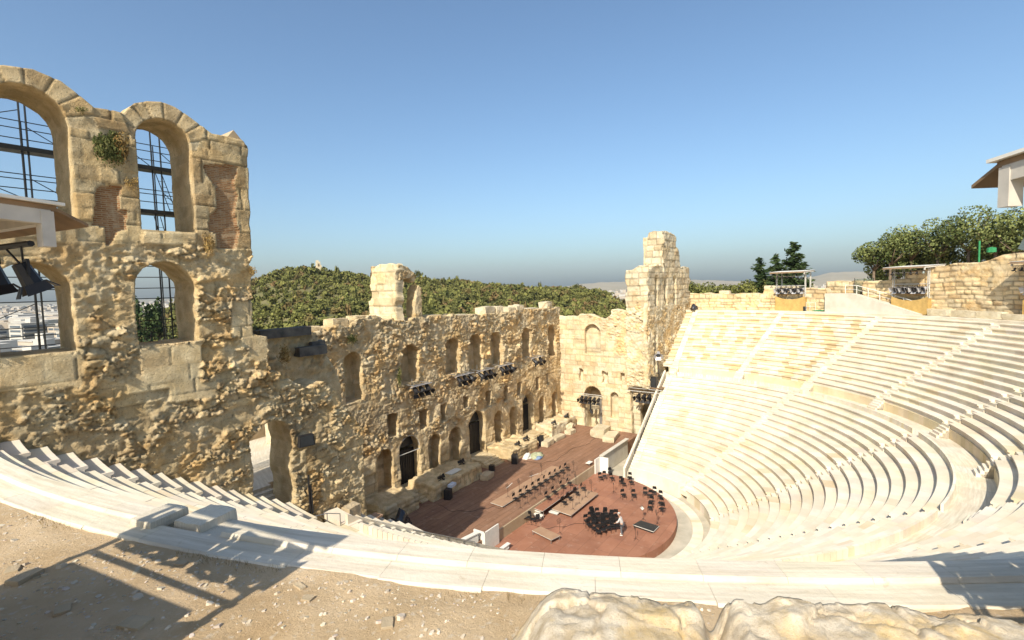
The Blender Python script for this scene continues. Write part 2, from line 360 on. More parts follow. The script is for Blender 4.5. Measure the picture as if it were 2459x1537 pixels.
# east wall: arcade storeys, broken low end, doorway (face y = 4, towards the seats)
EW = empty('ruined_wall', (-33, 4, 8)); tag(EW, 'tall ruined wall with two storeys of open arched windows and a doorway below', 'wall')
def un(o, p):      # parent without moving
    o.parent = p; o.matrix_parent_inverse = Matrix.Translation(-Vector(p.location)); return o
ew_out = [(-43, 3), (-22.95, 3), (-22.9, 9.4), (-22.85, 13.2), (-23.5, 14.1), (-24.3, 15.0), (-24.7, 16.0), (-25.5, 16.6), (-26.4, 16.4), (-27.3, 16.9), (-28.2, 17.6), (-28.65, 17.65), (-28.65, 18.25), (-28.62, 19.56),
 (-29.3, 19.75), (-29.22, 22.6), (-29.0, 22.85), (-29.3, 23.2), (-29.06, 23.9), (-29.17, 24.0), (-29.0, 29.15), (-29.3, 29.42), (-30.7, 29.41), (-31.3, 29.78), (-31.8, 30.05), (-32.2, 30.25), (-32.7, 30.36), (-33.25, 30.22), (-33.7, 29.98), (-33.93, 29.76), (-34.2, 29.42), (-34.75, 29.45), (-35.2, 29.45),
 (-35.6, 29.85), (-36.1, 30.18), (-36.9, 30.38), (-37.7, 30.3), (-38.4, 30.0), (-39.0, 29.5), (-43, 29.4)]
ew_out = rough(ew_out, .6, .06, 3)
ew_holes = [arch(-33.8, -31.62, 24.68, 29.62), arch(-38.5, -35.97, 24.65, 29.75), rough(arch(-34.25, -31.85, 19.65, 23.3), .5, .05, 5), rough(arch(-38.5, -36.3, 19.7, 23.2), .5, .05, 6), rough(arch(-29.78, -27.52, 9.3, 15.1), .5, .12, 8), rect(-41.5, -40.2, 19.7, 23.0)]
def wpoly(cf, pts, y=4.0): return [(at(*cf(*q), y=y)[0], at(*cf(*q), y=y)[2]) for q in pts]
def ew_style(u, v):
    h1, t1 = st_rubble(u, v, .72, .34, .24, 1); h2, t2 = st_ashlar(u, v, .62, 1.15, 2, .07, groove=.022, contrast=.9, jw=.035, jd=.38); t2 = t2*(.72+.42*fbm(u*.7, v*.45, 91, 4))[:, None]*np.array([.96, .95, .92])
    n = fbm(u*.9, v*.9, 71, 3); m = smooth(v+(n-.5)*2.2, 23.3, 24.2)
    m = np.maximum(m, .75*smooth(n, .60, .68)*(v < 23))
    return h1*(1-m)+(h2+.05)*m, t1*(1-m)[:, None]+t2*m[:, None]
pale = lambda s: (lambda u, v: (lambda r: (r[0], r[1]*np.array([1.12, 1.12, 1.10])))(st_ashlar(u, v, .72, 1.5, s, .03, groove=.016, contrast=.4, jw=.03, jd=.28)))
vous = lambda cu, cv: (lambda u, v: (lambda r: (r[0], r[1]))(st_ashlar(np.arctan2(v-cv, u-cu)*1.35+9, np.hypot(u-cu, v-cv)-.02, 3., .44, 9, .05, contrast=.8)))
brk = lambda u, v: ((fbm(u*2, v*9, 5, 3)-.5)*.05-.06, np.ones((len(u), 3)))
ew_p = [(rough(wpoly(c1, [(1330, 810), (1565, 830), (1530, 930), (1560, 1010), (1545, 1200), (1575, 1260), (1545, 1365), (1430, 1365), (1425, 1270), (1380, 1260), (1380, 1160), (1430, 1100), (1420, 960), (1340, 850)]), .25, .07, 1), brk, 1, 0),
 (rough(wpoly(c1, [(640, 960), (790, 960), (775, 1110), (835, 1130), (830, 1240), (765, 1260), (720, 1340), (690, 1340), (680, 1220), (605, 1210), (615, 1110)]), .25, .07, 2), brk, 1, 0),
 ([(-33.9, 28.5), (-34.2, 29.5), (-33.3, 30.4), (-32.0, 30.4), (-31.0, 29.6), (-31.4, 28.5)], vous(-32.7, 28.5), 0, .03), ([(-39.4, 28.5), (-39.2, 30), (-37.4, 30.6), (-35.2, 29.9), (-35.1, 28.5)], vous(-37.2, 28.5), 0, .03),
 (wpoly(c1, [(300, 1215), (510, 1215), (510, 1335), (300, 1335)]), pale(3), 0, .16), (wpoly(c1, [(935, 1258), (1290, 1262), (1290, 1330), (1180, 1345), (935, 1335)]), pale(4), 0, .14),
 (wpoly(c2, [(-300, 830), (550, 815), (545, 930), (530, 1040), (-300, 1090)]), pale(5), 0, .16), (wpoly(c2, [(905, 790), (1325, 745), (1320, 890), (1300, 920), (1305, 1005), (1420, 1005), (1420, 1100), (1115, 1150), (1110, 1055), (835, 1090), (830, 985), (930, 960)]), pale(6), 0, .17),
 (wpoly(c2, [(1520, 470), (1655, 480), (1665, 700), (1760, 705), (1760, 870), (1630, 875), (1635, 780), (1585, 780), (1580, 715), (1520, 710)]), pale(7), 0, .12)]
un(stone_wall('wall', (0, 4, 0), (1, 0, 0), (0, -1, 0), ew_out, ew_holes, 2.3, .06, ew_style, [M['rubble'], M['brick']], None, ew_p), EW)
cap = MB(); cap.add([(-30.0, 3.95, 29.4), (-29.05, 3.95, 29.2), (-29.05, 6.0, 29.2), (-30.0, 6.0, 29.4), (-29.65, 3.95, 29.85), (-29.65, 6.0, 29.85)], [(0, 1, 4), (2, 3, 5), (0, 4, 5, 3), (1, 2, 5, 4), (0, 3, 2, 1)])
un(cap.build('coping', M['ashlar']), EW)

un(stone_wall('return_wall', (-28.2, 0, 0), (0, 1, 0), (1, 0, 0), rough([(6.4, 15.8), (11.3, 15.8), (11.3, 25.5), (10.6, 26.8), (9.5, 27.4), (8.0, 28.2), (6.4, 28.6)], .6, .15, 13), [], .9, .25, lambda u, v: st_ashlar(u, v, .62, 1.15, 33, .05), M['rubble']), EW)
# inner cross wall and rubble mass behind the broken end of the east wall (in the tower's shadow)
IW = empty('ruined_wall', (-26, 9, 8)); tag(IW, 'dark shaded broken wall with slab ledges behind the end of the tall arcade wall', 'wall')
iw = rough([(-26.9, 15.4), (-23.9, 15.4), (-22.3, 12.0), (-20.6, 11.0), (-20.9, 15.5), (-21.6, 17.2), (-22.4, 18.3), (-22.6, 19.0), (-23.6, 19.2), (-26.7, 19.4), (-26.9, 19.4)], .6, .15, 12)
un(stone_wall('wall', (0, 9, 0), (1, 0, 0), (0, -1, 0), iw, [], 2.2, .14, lambda u, v: st_rubble(u, v, .8, .4, .25, 21), M['rubble']), IW)
sl_ = MB(); sl_.box((-24.9, 8.9, 19.25), (3.4, 1.0, .55)); sl_.box((-23.2, 8.7, 17.9), (2.0, .9, .6)); sl_.box((-22.6, 9.6, 18.2), (1.2, 1.6, .5), .2); M['darkslab'] = surf('dark_slab_stone', (.07, .065, .06), (.17, .155, .13), 1.2, .9, 6., .05, rough=1.); un(sl_.build('ledge', M['darkslab']), IW)  # near-black slabs, much darker than the rubble they lie on

# stage facade (face y = 16.5)
FC = empty('stage_facade', (3, 16.5, 1)); tag(FC, 'long ruined stone stage facade pierced by arched niches and three dark gateways', 'facade')
GATES = [(-9.15, -6.35, .3, 6.9), (1.55, 4.6, .3, 7.05), (12.65, 15.45, .3, 6.95)]
LOWN = [(-12.0, -10.0, 2.2, 6.35), (-5.1, -3.25, 1.8, 6.05), (-1.9, .1, 1.8, 6.1), (6.4, 8.15, 1.8, 6.15), (9.75, 11.4, 1.9, 5.97), (16.85, 18.4, 1.75, 6.0), (20.3, 21.85, 2.0, 6.0)]
UPN = [(-8.45, -6.25, 12.3, 16.28), (-1.94, .3, 12.2, 16.26), (1.75, 4.45, 11.4, 16.3), (5.95, 8.5, 11.9, 16.23), (12.86, 15.15, 12.0, 16.16), (19.65, 21.95, 11.4, 16.16)]
MIDH = [(-10.5, -9.2, 7.3, 9.6), (-6.2, -5.0, 7.1, 9.1), (-3.05, -2.2, 7.1, 9.1), (.65, 1.7, 7.8, 9.2), (4.95, 6.0, 7.1, 9.06), (8.55, 9.6, 7.0, 9.05), (11.7, 12.75, 7.2, 9.0), (15.95, 16.95, 7.1, 9.0), (18.8, 19.65, 7.4, 9.1)]
f_out = [(-20.5, 0), (23.4, 0), (23.4, 18.5), (20.1, 18.75), (20.0, 18.2), (18.0, 18.5), (11.7, 18.75), (11.3, 18.3), (10.1, 18.55), (6.8, 18.65), (5.2, 18.45), (2.9, 18.5), (-2.0, 18.8), (-4.6, 18.9), (-5.2, 18.8),
 (-5.25, 21.7), (-5.6, 22.3), (-6.05, 21.9), (-6.15, 18.75), (-8.5, 18.75), (-8.6, 22.6), (-6.05, 22.7), (-5.75, 23.3), (-6.8, 24.0), (-7.9, 24.32), (-9.45, 24.42), (-10.5, 24.2), (-11.1, 23.9), (-11.72, 23.0), (-11.9, 19.4), (-13.3, 19.1), (-14.2, 18.8), (-15.8, 18.7), (-17.8, 18.6), (-18.6, 17.4), (-19.4, 16.9), (-20.5, 15.6)]
f_body = [q for q in f_out if q[1] < 19.5]
win1 = rough(arch(-15.1, -13.1, 11.7, 16.25), .4, .1, 31)
gh = [rough(arch(*g), .6, .05, 40+i) for i, g in enumerate(GATES)]
nh = [rough(arch(*g), .5, .07, 50+i) for i, g in enumerate(LOWN+UPN)]+[rough(rect(*g), .4, .12, 80+i) for i, g in enumerate(MIDH)]
def f_style(u, v):
    h1, t1 = st_rubble(u, v, .95, .45, .30, 5); h2, t2 = st_ashlar(u, v, .95, 1.4, 6, .12, contrast=.7)
    n = fbm(u*.6, v*.6, 72, 3); m = smooth(6.6-v+(n-.5)*2.5, -.3, .5)*.85
    m = np.maximum(m, .6*smooth(n, .56, .64)*(v > 8)*(v < 14))
    m = np.maximum(m, .7*smooth(u, 13, 20)*smooth(v+(n-.5)*4, 14, 8))
    g = smooth(v, 15.5, 17.5)[:, None]
    tt = t1*(1-m)[:, None]+t2*m[:, None]
    return h1*(1-m)+(h2+.08)*m, tt*(1-g)+tt*g*np.array([.92, .93, .95])
un(stone_wall('wall', (0, 16.5, 0), (1, 0, 0), (0, -1, 0), rough(f_body, .45, .26, 14), gh+nh+[win1], 1.35, .10, f_style, M['facade'], back=False), FC)
core = rect(-21, 24, 0, 18.2)
un(stone_wall('wall_core', (0, 17.82, 0), (1, 0, 0), (0, -1, 0), core, gh+[win1], 2.0, .3, lambda u, v: st_ashlar(u, v, .6, 1.2, 16, .03), M['facade']), FC)
un(stone_wall('gate_passage', (0, 19.82, 0), (1, 0, 0), (0, -1, 0), rect(-13, 19, -.5, 8.5), [rect(a-.6, b+.6, -.2, d+.4) for a, b, c, d in GATES], 4.0, .4, lambda u, v: st_ashlar(u, v, .6, 1.2, 37, .03), M['facade'], back=False), FC)
un(stone_wall('gate_back_wall', (0, 23.8, 0), (1, 0, 0), (0, -1, 0), rect(-13, 19, -.5, 8.5), [], .4, .4, lambda u, v: st_ashlar(u, v, .6, 1.2, 17, .03), M['facade']), FC)
pst = lambda u, v: (lambda r: (r[0], r[1]*np.array([1.06, 1.03, .96])))(st_ashlar(u+fbm(u, v, 3, 2)*.4, v, .95, 1.7, 19, .12, contrast=.8, jw=.09, jd=.35))
pier = [(16.45, 18.2), (20.9, 18.2), (20.85, 19.1), (20.75, 20.65), (20.45, 20.75), (20.4, 23.0), (20.1, 23.6), (19.5, 24.1), (18.6, 24.4), (17.4, 24.48), (16.6, 24.4), (16.3, 23.8), (16.6, 23.2), (16.4, 22.6), (16.7, 21.6), (16.45, 20.8), (16.9, 20.3), (16.7, 19.4)]
un(stone_wall('arch_pier', (-8.6, 0, 0), (0, 1, 0), (-1, 0, 0), rough(pier, .35, .16, 15), [], 1.0, .10, pst, M['gold'], inner_rough=.12), FC)
un(stone_wall('arch_crown', (0, 16.5, 0), (1, 0, 0), (0, -1, 0), rough([(-8.2, 22.7), (-7.4, 22.95), (-6.6, 22.9), (-6.1, 22.5), (-5.8, 22.8), (-5.75, 23.3), (-6.6, 23.95), (-7.6, 24.25), (-8.3, 24.35)], .3, .16, 26), [], 4.0, .11, lambda u, v: st_rubble(u, v, .6, .3, .22, 27), M['facade'], inner_rough=.14), FC)
un(stone_wall('pillar_stump', (0, 16.5, 0), (1, 0, 0), (0, -1, 0), rough([(-6.2, 18.2), (-6.15, 20.5), (-5.95, 21.6), (-5.6, 22.2), (-5.3, 21.8), (-5.2, 20.2), (-5.05, 18.2)], .3, .1, 16), [], 1.3, .1, lambda u, v: st_rubble(u, v, .6, .3, .14, 23), M['facade']), FC)

# west wing: sunlit end wall of the stage (face x = 23)
WW = empty('stage_wing', (23, 11, 1)); tag(WW, 'golden sunlit end wall of the stage with one blind arch above a gateway', 'wall')
w_out = [(5.2, 0), (16.6, 0), (16.6, 17.1), (15.3, 17.1), (13.4, 17.1), (12.86, 17.65), (11.8, 17.75), (10.9, 17.55), (9.0, 16.95), (8.4, 17.2), (7.8, 18.1), (5.6, 18.2), (5.3, 17.5), (5.2, 12)]
wg = [arch(9.57, 12.5, .3, 7.0), arch(9.65, 12.24, 11.7, 16.1), arch(7.0, 8.27, 2.6, 6.45), rough(rect(12.45, 13.2, 7.5, 9.4), .3, .12, 1), rough(rect(8.6, 9.5, 7.6, 9.3), .3, .15, 2), rough(rect(6.05, 6.7, 8.1, 9.4), .3, .1, 3)]
def w_style(u, v):
    h1, t1 = st_ashlar(u+fbm(u*.6, v*.6, 3, 2)*.3, v, .72, 1.3, 24, .08, contrast=.6, jw=.09, jd=.30); h2, t2 = st_rubble(u, v, .7, .35, .22, 25)
    m = smooth(v+(10-u)*.9+(fbm(u*.8, v*.8, 7, 3)-.5)*5, 14.0, 17.0)
    return h1*(1-m)+h2*m, (t1*(1-m)[:, None]+t2*m[:, None])*np.array([1.05, 1.0, .95])
un(stone_wall('wall', (23, 0, 0), (0, 1, 0), (-1, 0, 0), rough(w_out, .45, .22, 17), wg, .7, .1, w_style, M['gold'], back=False), WW)
un(stone_wall('wall_core', (23.68, 0, 0), (0, 1, 0), (-1, 0, 0), rect(5.4, 17.2, 0, 16.4), [wg[0]], 1.6, .25, lambda u, v: st_ashlar(u, v, .45, .9, 26, .02), M['gold']), WW)
un(stone_wall('gate_back_wall', (25.4, 0, 0), (0, 1, 0), (-1, 0, 0), rect(8.6, 13.5, 0, 8), [], .4, .4, lambda u, v: st_ashlar(u, v, .6, 1.2, 27, .02), M['gold']), WW)

# west wall and its tower (face y = 2.4, towards the seats; end face x = 22.3)
TW = empty('ruined_tower', (30, 4, 8)); tag(TW, 'pale ruined tower of stepped height with narrow arched windows at the far end', 'tower')
t_out = [(22.4, 7.6), (41.5, 7.6), (41.5, 19.4), (41.4, 20.4), (40.6, 20.5), (40.6, 21.2), (41.4, 21.3), (41.4, 22.4), (40.6, 22.5), (40.6, 23.2), (41.3, 23.3), (41.2, 24.0), (38.4, 24.3), (36.3, 24.0), (36.1, 26.0), (35.4, 26.9), (34.2, 27.3), (33.9, 28.9), (32.5, 29.2), (29.2, 29.2), (28.4, 29.0), (28.3, 24.2), (26.5, 24.6), (24.3, 24.0), (22.5, 23.6), (22.35, 19.6), (22.0, 18.6), (22.2, 7.6)]
th_ = [arch(24.9, 26.3, 18.6, 22.9), arch(28.9, 30.4, 18.5, 22.9), arch(33.0, 34.4, 18.4, 22.9), rough(arch(24.2, 25.6, 9.4, 15.2), .4, .1, 3)]
def t_style(u, v):
    h1, t1 = st_ashlar(u+fbm(u*.6, v*.6, 3, 2)*.3, v+.2*fbm(u*.4, v*.2, 6, 2), .78, 1.5, 28, .12, contrast=.75, jw=.14, jd=.45); h2, t2 = st_rubble(u, v, .8, .4, .25, 29)
    m = smooth(v+(fbm(u*.8, v*.8, 8, 3)-.5)*4, 19.5, 17.5)
    return h1*(1-m)+h2*m, t1*(1-m)[:, None]+t2*m[:, None]
un(stone_wall('wall', (0, 2.4, 0), (1, 0, 0), (0, -1, 0), rough(t_out, .5, .28, 19), th_, .45, .12, t_style, M['gold']), TW)
t_core = [(22.6, 7.6), (41.3, 7.6), (41.3, 19.0), (40.2, 19.2), (40.2, 23.4), (36.0, 23.6), (35.4, 26.0), (33.6, 27.0), (33.2, 28.4), (28.6, 28.5), (28.6, 24.0), (22.8, 23.0)]
un(stone_wall('wall_core', (0, 2.9, 0), (1, 0, 0), (0, -1, 0), rough(t_core, .5, .2, 25), [arch(q0-.1, q1+.9, 18.5, 23.0) for q0, q1 in ((24.9, 26.3), (28.9, 30.4), (33.0, 34.4))]+[rect(24.1, 26.4, 9.3, 15.0)], 2.4, .2, lambda u, v: st_ashlar(u, v, .7, 1.4, 34, .03), M['gold']), TW)
e_out = [(2.35, 7.6), (5.45, 7.6), (5.45, 18.6), (5.35, 22.9), (5.3, 23.5), (4.4, 23.6), (3.6, 24.2), (2.35, 24.3)]
un(stone_wall('end_wall', (22.3, 0, 0), (0, 1, 0), (-1, 0, 0), rough(e_out, .5, .2, 20), [], .3, .1, lambda u, v: tuple(a for a in t_style(u, v)), M['gold']), TW)
e2 = [(2.3, 23), (4.75, 23.4), (4.75, 26.8), (4.45, 27.0), (4.4, 28.5), (4.1, 29.1), (2.3, 29.2)]
un(stone_wall('upper_end_wall', (28.2, 0, 0), (0, 1, 0), (-1, 0, 0), rough(e2, .4, .22, 21), [], .3, .1, lambda u, v: st_ashlar(u, v, .8, 1.5, 30, .12, contrast=.75, jw=.14, jd=.45), M['gold']), TW)

# west side gate wall under the lamp platform (face x = 24.5, y 0.6..4.6)
PG = empty('gate_wall', (24.2, 3, 0)); tag(PG, 'low stone wall with one dark rough arch beside the foot of the seats', 'wall')
un(stone_wall('wall', (23.9, 0, 0), (0, 1, 0), (-1, 0, 0), rough([(-1.5, -1.5), (5.6, -1.5), (5.6, 7.4), (-1.5, 7.4)], .5, .05, 22), [rough(arch(1.2, 4.2, -1.4, 5.3), .4, .08, 23)], .9, .13, lambda u, v: st_ashlar(u, v, .7, 1.1, 31, .04), M['gold']), PG)
un(stone_wall('back_wall', (27.5, 0, 0), (0, 1, 0), (-1, 0, 0), rect(-1.5, 5.6, -1.5, 7.4), [], .4, .5, lambda u, v: st_ashlar(u, v, .7, 1.1, 32, .02), M['gold']), PG)
pr = MB(); pr.box((25.75, 2.05, 7.5), (4.0, 7.2, .25)); un(pr.build('roof_slab', M['marble']), PG)

# ------------------------------------------------------------------ seats
DEL = 18.274
class Blocks:
    def __init__(s): s.v = []; s.f = []; s.t = []
    def block(s, th0, th1, prof, tint, nseg=2):
        """prof: closed polygon of (R, z), swept from th0 to th1 (degrees)"""
        n = len(prof); b = len(s.v)
        for k in range(nseg+1):
            t = R_(th0+(th1-th0)*k/nseg); sn, cs = math.sin(t), math.cos(t)
            for (R, z) in prof: s.v.append((R*sn, -R*cs, z)); s.t.append(tint)
        for k in range(nseg):
            for i in range(n):
                j = (i+1) % n; s.f.append((b+k*n+i, b+k*n+j, b+(k+1)*n+j, b+(k+1)*n+i))
        s.f.append(tuple(b+i for i in range(n-1, -1, -1))); s.f.append(tuple(b+nseg*n+i for i in range(n)))
    def build(s, name, mat, parent): 
        return np_mesh(name, np.array(s.v), s.f, mat, tint=np.array(s.t), parent=parent)
def row_tint(kind):
    a = random.uniform(.93, 1.07); t = np.array([a, a*random.uniform(.97, 1.01), a*random.uniform(.93, 1.02)])
    if kind == 1 and random.random() < .5: t = t*np.array(random.choice([(.95, .85, .66), (.92, .80, .60), (.97, .90, .74), (.86, .73, .53), (1.05, 1.04, 1.0)]))
    elif kind != 2 and random.random() < .07: t = t*np.array([.95, .90, .80])
    return t
def seat_row(name, parent, Rf, Rb, zt, zb, spans, mat, bl=1.25, kind=lambda th: 0):
    B = Blocks(); prof = SEAT(Rf, Rb, zt, zb)
    for a, b in spans:
        n = max(1, int(round((b-a)*math.pi/180*Rf/bl))); cuts = [a+(b-a)*(i+(random.uniform(-.16, .16) if 0 < i < n else 0))/n for i in range(n+1)]
        g = .010/Rf*180/math.pi/2
        for i in range(n):
            dz = random.uniform(-.006, .006)
            B.block(cuts[i]+g, cuts[i+1]-g, [(r, z+dz) for r, z in prof], row_tint(kind((cuts[i]+cuts[i+1])/2)), 2)
    return un(B.build(name, mat, None), parent)
SEAT = lambda Rf, Rb, zt, zb: [(Rf+.11, zb-.02), (Rf+.11, zt-.13), (Rf+.01, zt-.105), (Rf, zt-.015), (Rf+.018, zt), (Rb+.12, zt), (Rb+.12, zb-.02)]
D1, H1, RL = .765, .453, 10.83
def wedge(i_name, th_mid, label, group, Rmid, zmid):
    t = empty('seating_wedge', tuple(pol(th_mid, Rmid, zmid))); tag(t, label, 'seating wedge', group); return t
LO = ['first lower wedge of marble seats, beside the far side arch above the slab platform', 'second lower wedge of marble seats from the far side arch', 'middle lower wedge of marble seats facing the stage', 'fourth lower wedge of marble seats, its rows seen from behind', 'last lower wedge of marble seats, hidden mostly below the near rim']
for w in range(5):
    a, b = (3-2*w)*DEL, (5-2*w)*DEL; t = wedge('', (a+b)/2, LO[w], 'lower seating wedges', 18, 4)
    for i in range(20):
        Rf = RL+i*D1; hw = .425/Rf*57.2958
        seat_row('seat_row', t, Rf, Rf+D1, (i+1)*H1, i*H1 if i else -.7, [(a+hw, b-hw)], M['marble'])
    B = Blocks(); n = 44
    for i in range(n): B.block(a+1.1+(b-a-2.2)*i/n, a+1.1+(b-a-2.2)*(i+1)/n-.06, [(26.12, 8.7), (26.12, 9.5), (26.26, 9.5), (26.26, 8.7)], row_tint(0), 1)
    un(B.build('back_slab', M['marble'], None), t)
t = wedge('', -93, 'short end strip of marble rows between the near stairs and the rubble wall', None, 23, 7)
for i in range(12, 20):
    Rf = RL+i*D1; hw = .425/Rf*57.2958; seat_row('seat_row', t, Rf, Rf+D1, (i+1)*H1, i*H1, [(-90-math.degrees(math.asin(3.7/Rf)), -5*DEL-hw)], M['marble'])
def stairs(k, R0, z0, d, h, n, w, mat, label, group, foot=None):
    t = empty('stairway', tuple(pol(k*DEL, R0, z0))); tag(t, label, 'stairway', group); B = Blocks()
    for i in range(2*n):
        Rf = R0+i*d/2; zt = z0+(i+1)*h/2; hw = (w/2-.01)/Rf*57.2958
        B.block(k*DEL-hw, k*DEL+hw, [(Rf, zt-h/2-.25), (Rf, zt), (Rf+d/2+.06, zt), (Rf+d/2+.06, zt-h/2-.25)], row_tint(0)*1.03, 1)
    un(B.build('steps', mat, None), t)
    if foot:
        B = Blocks(); hw = .55/27.4*57.3
        for i in range(5):
            zt = 9.1+(i+1)*.2; B.block(k*DEL-hw, k*DEL+hw, [(foot-.8+i*.2, 8.9), (foot-.8+i*.2, zt), (foot+.1, zt), (foot+.1, 8.9)], row_tint(0)*1.03, 1)
        un(B.build('foot_steps', M['marble'], None), t)
LS = ['lower stairway along the far cut end of the seats', 'second lower stairway from the far end, leading to the slab platform corner', 'third lower stairway from the far end', 'fourth lower stairway, running down below the near right seats', 'fifth lower stairway, hidden below the near rim', 'lower stairway along the near cut end beside the rubble wall']
for q, k in enumerate(range(5, -6, -2)): stairs(k, RL, 0, D1, H1, 20, .85, M['marble'], LS[q], 'lower stairways')
B = Blocks()
for i in range(60): B.block(-93.5+187*i/60, -93.5+187*(i+1)/60-.02, [(26.2, 8.4), (26.2, 9.06), (28.3, 9.10), (28.3, 8.4)], row_tint(0), 2)
tag(B.build('walkway', M['rim'], None), kind='structure')
B = Blocks()
for i in range(12):
    a = 3*DEL+2.6+(5*DEL-3*DEL-3.0)*i/12; B.block(a, a+(2*DEL-3.0)/12-.05, [(10.55, -.75), (10.55, .88), (10.6, .93), (12.5, .95), (12.5, -.75)], np.array([1.0, 1.02, 1.06]), 2)
tag(B.build('slab_platform', M['marble'], None), 'smooth pale slab platform over the first rows beside the orchestra floor', 'platform')
for s, lb in ((1, 'white sloping kerb along the far cut end of the seats'), (-1, 'white sloping kerb along the near cut end of the seats')):
    cur = MB()
    for i in range(20):
        Rf = RL+i*D1; x0, x1 = s*Rf, s*(Rf+D1); yy = .72+.0222*Rf
        cur.add([(x0, yy, -.7), (x1, yy, -.7), (x1, yy, (i+1)*H1+.1+H1), (x0, yy, (i+1)*H1+.1), (x0, yy+.22, -.7), (x1, yy+.22, -.7), (x1, yy+.22, (i+1)*H1+.1+H1), (x0, yy+.22, (i+1)*H1+.1)], [(0, 1, 2, 3), (4, 7, 6, 5), (3, 2, 6, 7)]+([(0, 3, 7, 4)] if i == 0 else [])+([(1, 5, 6, 2)] if i == 19 else []))
    tag(cur.build('kerb', M['marble']), lb, 'kerb')
D2, H2, RT2, ZT2 = .735, .45, 39.1, 17.06
UP_ = ['narrow upper wedge of seats against the far tower wall', 'second upper wedge from the far tower, patched with ochre blocks', 'third upper wedge from the far tower, patched with ochre blocks', 'fourth upper wedge from the far tower, plain pale marble', 'fifth upper wedge from the far tower', 'sixth upper wedge from the far tower, at the right margin', 'seventh upper wedge from the far tower, at the lower right margin', 'eighth upper wedge, just below the rim at the lower right', 'ninth upper wedge, hidden below the near rim', 'tenth upper wedge, hidden below the near rim at the stair slot', 'eleventh upper wedge, its shaded rows running along the near left rim', 'narrow upper wedge of shaded rows against the tall arcade wall']
Rw = RT2-D2*15
for w in range(12):
    lo_, hi_ = (5-w)*DEL, (6-w)*DEL; t = wedge('', (lo_+hi_)/2 if 0 < w < 11 else (92.5 if w == 0 else -94), UP_[w], 'upper seating wedges', 33, 14)
    for j in range(16):
        Rf = RT2-D2*j; zt = ZT2-H2*j; hw = .425/Rf*57.2958
        a = -90-math.degrees(math.asin(4.1/Rf)) if w == 11 else lo_+hw; b = 90+math.degrees(math.asin(2.5/Rf)) if w == 0 else hi_-hw
        if b-a > .3: seat_row('seat_row', t, Rf, Rf+D2, zt, zt-H2, [(a, b)], M['marble'], bl=1.0 if w < 3 else 1.25, kind=lambda th: 1 if w < 3 else 0)
    B = Blocks(); a, b = (lo_ if w < 11 else -95.5)+.85, (hi_ if w > 0 else 94)-.85; n = max(2, int((b-a)/1.3))
    if b-a > .5:
        for i in range(n): B.block(a+(b-a)*i/n, a+(b-a)*(i+1)/n-.02, [(Rw+.02, 8.9), (Rw+.02, ZT2-H2*16+.01), (Rw+.3, ZT2-H2*16+.01), (Rw+.3, 8.9)], row_tint(0)*np.array([.97, .9, .74]), 1)
        un(B.build('podium_wall', M['marble'], None), t)
US = ['first', 'second', 'third', 'fourth', 'fifth', 'sixth', 'seventh', 'eighth', 'ninth', 'tenth', 'last']
for q, k in enumerate(range(5, -6, -1)): stairs(k, Rw, ZT2-H2*16, D2, H2, 16, .85, M['marble'], US[q]+' stairway of the upper seats counted from the far tower', 'upper stairways', Rw)
# rim: bench band, worn edge, outer band
RM = empty('marble_rim', (-39.8, -10, 17)); tag(RM, 'broad curved pale marble rim of two bands around the top of the seats', 'rim')
GAP = (-75.9, -73.2)
for lo_i, hi_i in ((-96, -75.4), (-72.6, 94)):
    B = Blocks(); n = max(1, int((hi_i-lo_i)/1.73))
    for i in range(n):
        a, b = lo_i+(hi_i-lo_i)*i/n, lo_i+(hi_i-lo_i)*(i+1)/n
        B.block(a+.003, b-.004, [(39.52, 16.5), (39.52, 17.33), (39.55, 17.36), (39.98, 17.36), (40.03, 17.30), (40.03, 16.5)], 1+(row_tint(2)-1)*.5, 3)
    un(B.build('bench_band', M['rim'], None), RM)
B = Blocks()
for i in range(80):
    a, b = -96+190*i/80, -96+190*(i+1)/80; w = random.uniform(-.035, .03)
    if (a+b)/2 > 32: w += .6
    B.block(a+.003, b-.005, [(40.0, 16.5), (40.0, 17.285), (40.5+w, 17.275+random.uniform(-.003, .003)), (40.54+w, 17.24), (40.54+w, 16.5)], (1+(row_tint(2)-1)*.5)*.98, 3)
un(B.build('outer_band', M['rim'], None), RM)

# ------------------------------------------------------------------ orchestra and stage
M['stage'] = surf('stage_boards', (.235, .125, .075), (.31, .175, .11), .6, .15, 12., .01, rough=.7, stain=(.165, .085, .058), ssc=.3, stretch=(.5, 3, 1))
M['orch'] = surf('orchestra_boards', (.30, .132, .078), (.37, .175, .108), .5, .1, 12., .01, rough=.65, stain=(.25, .12, .085), ssc=.35)
def panel_seams(m, w, h, dark):
    nt = m.node_tree; b = nt.nodes['Principled BSDF']; src = b.inputs['Base Color'].links[0].from_socket; co = nt.nodes.new('ShaderNodeTexCoord').outputs['Object']
    bt = N(nt, 'ShaderNodeTexBrick'); nt.links.new(co, bt.inputs['Vector']); bt.inputs['Scale'].default_value = 1.; bt.inputs['Brick Width'].default_value = w; bt.inputs['Row Height'].default_value = h; bt.inputs['Mortar Size'].default_value = .018
    bt.inputs['Color1'].default_value = (1, 1, 1, 1); bt.inputs['Color2'].default_value = (.86, .87, .88, 1); bt.inputs['Mortar'].default_value = (dark, dark, dark, 1)
    n = N(nt, 'ShaderNodeTexNoise'); n.inputs['Scale'].default_value = 1.7; n.inputs['Detail'].default_value = 9.; n.inputs['Roughness'].default_value = .7; nt.links.new(co, n.inputs['Vector'])
    c = mixc(nt, src, bt.outputs[0], 1., 'MULTIPLY'); c = mixc(nt, c, (.47, .33, .25), ramp(nt, n.outputs[0], [(.56, 0.), (.76, .55)])); nt.links.new(c, b.inputs['Base Color'])
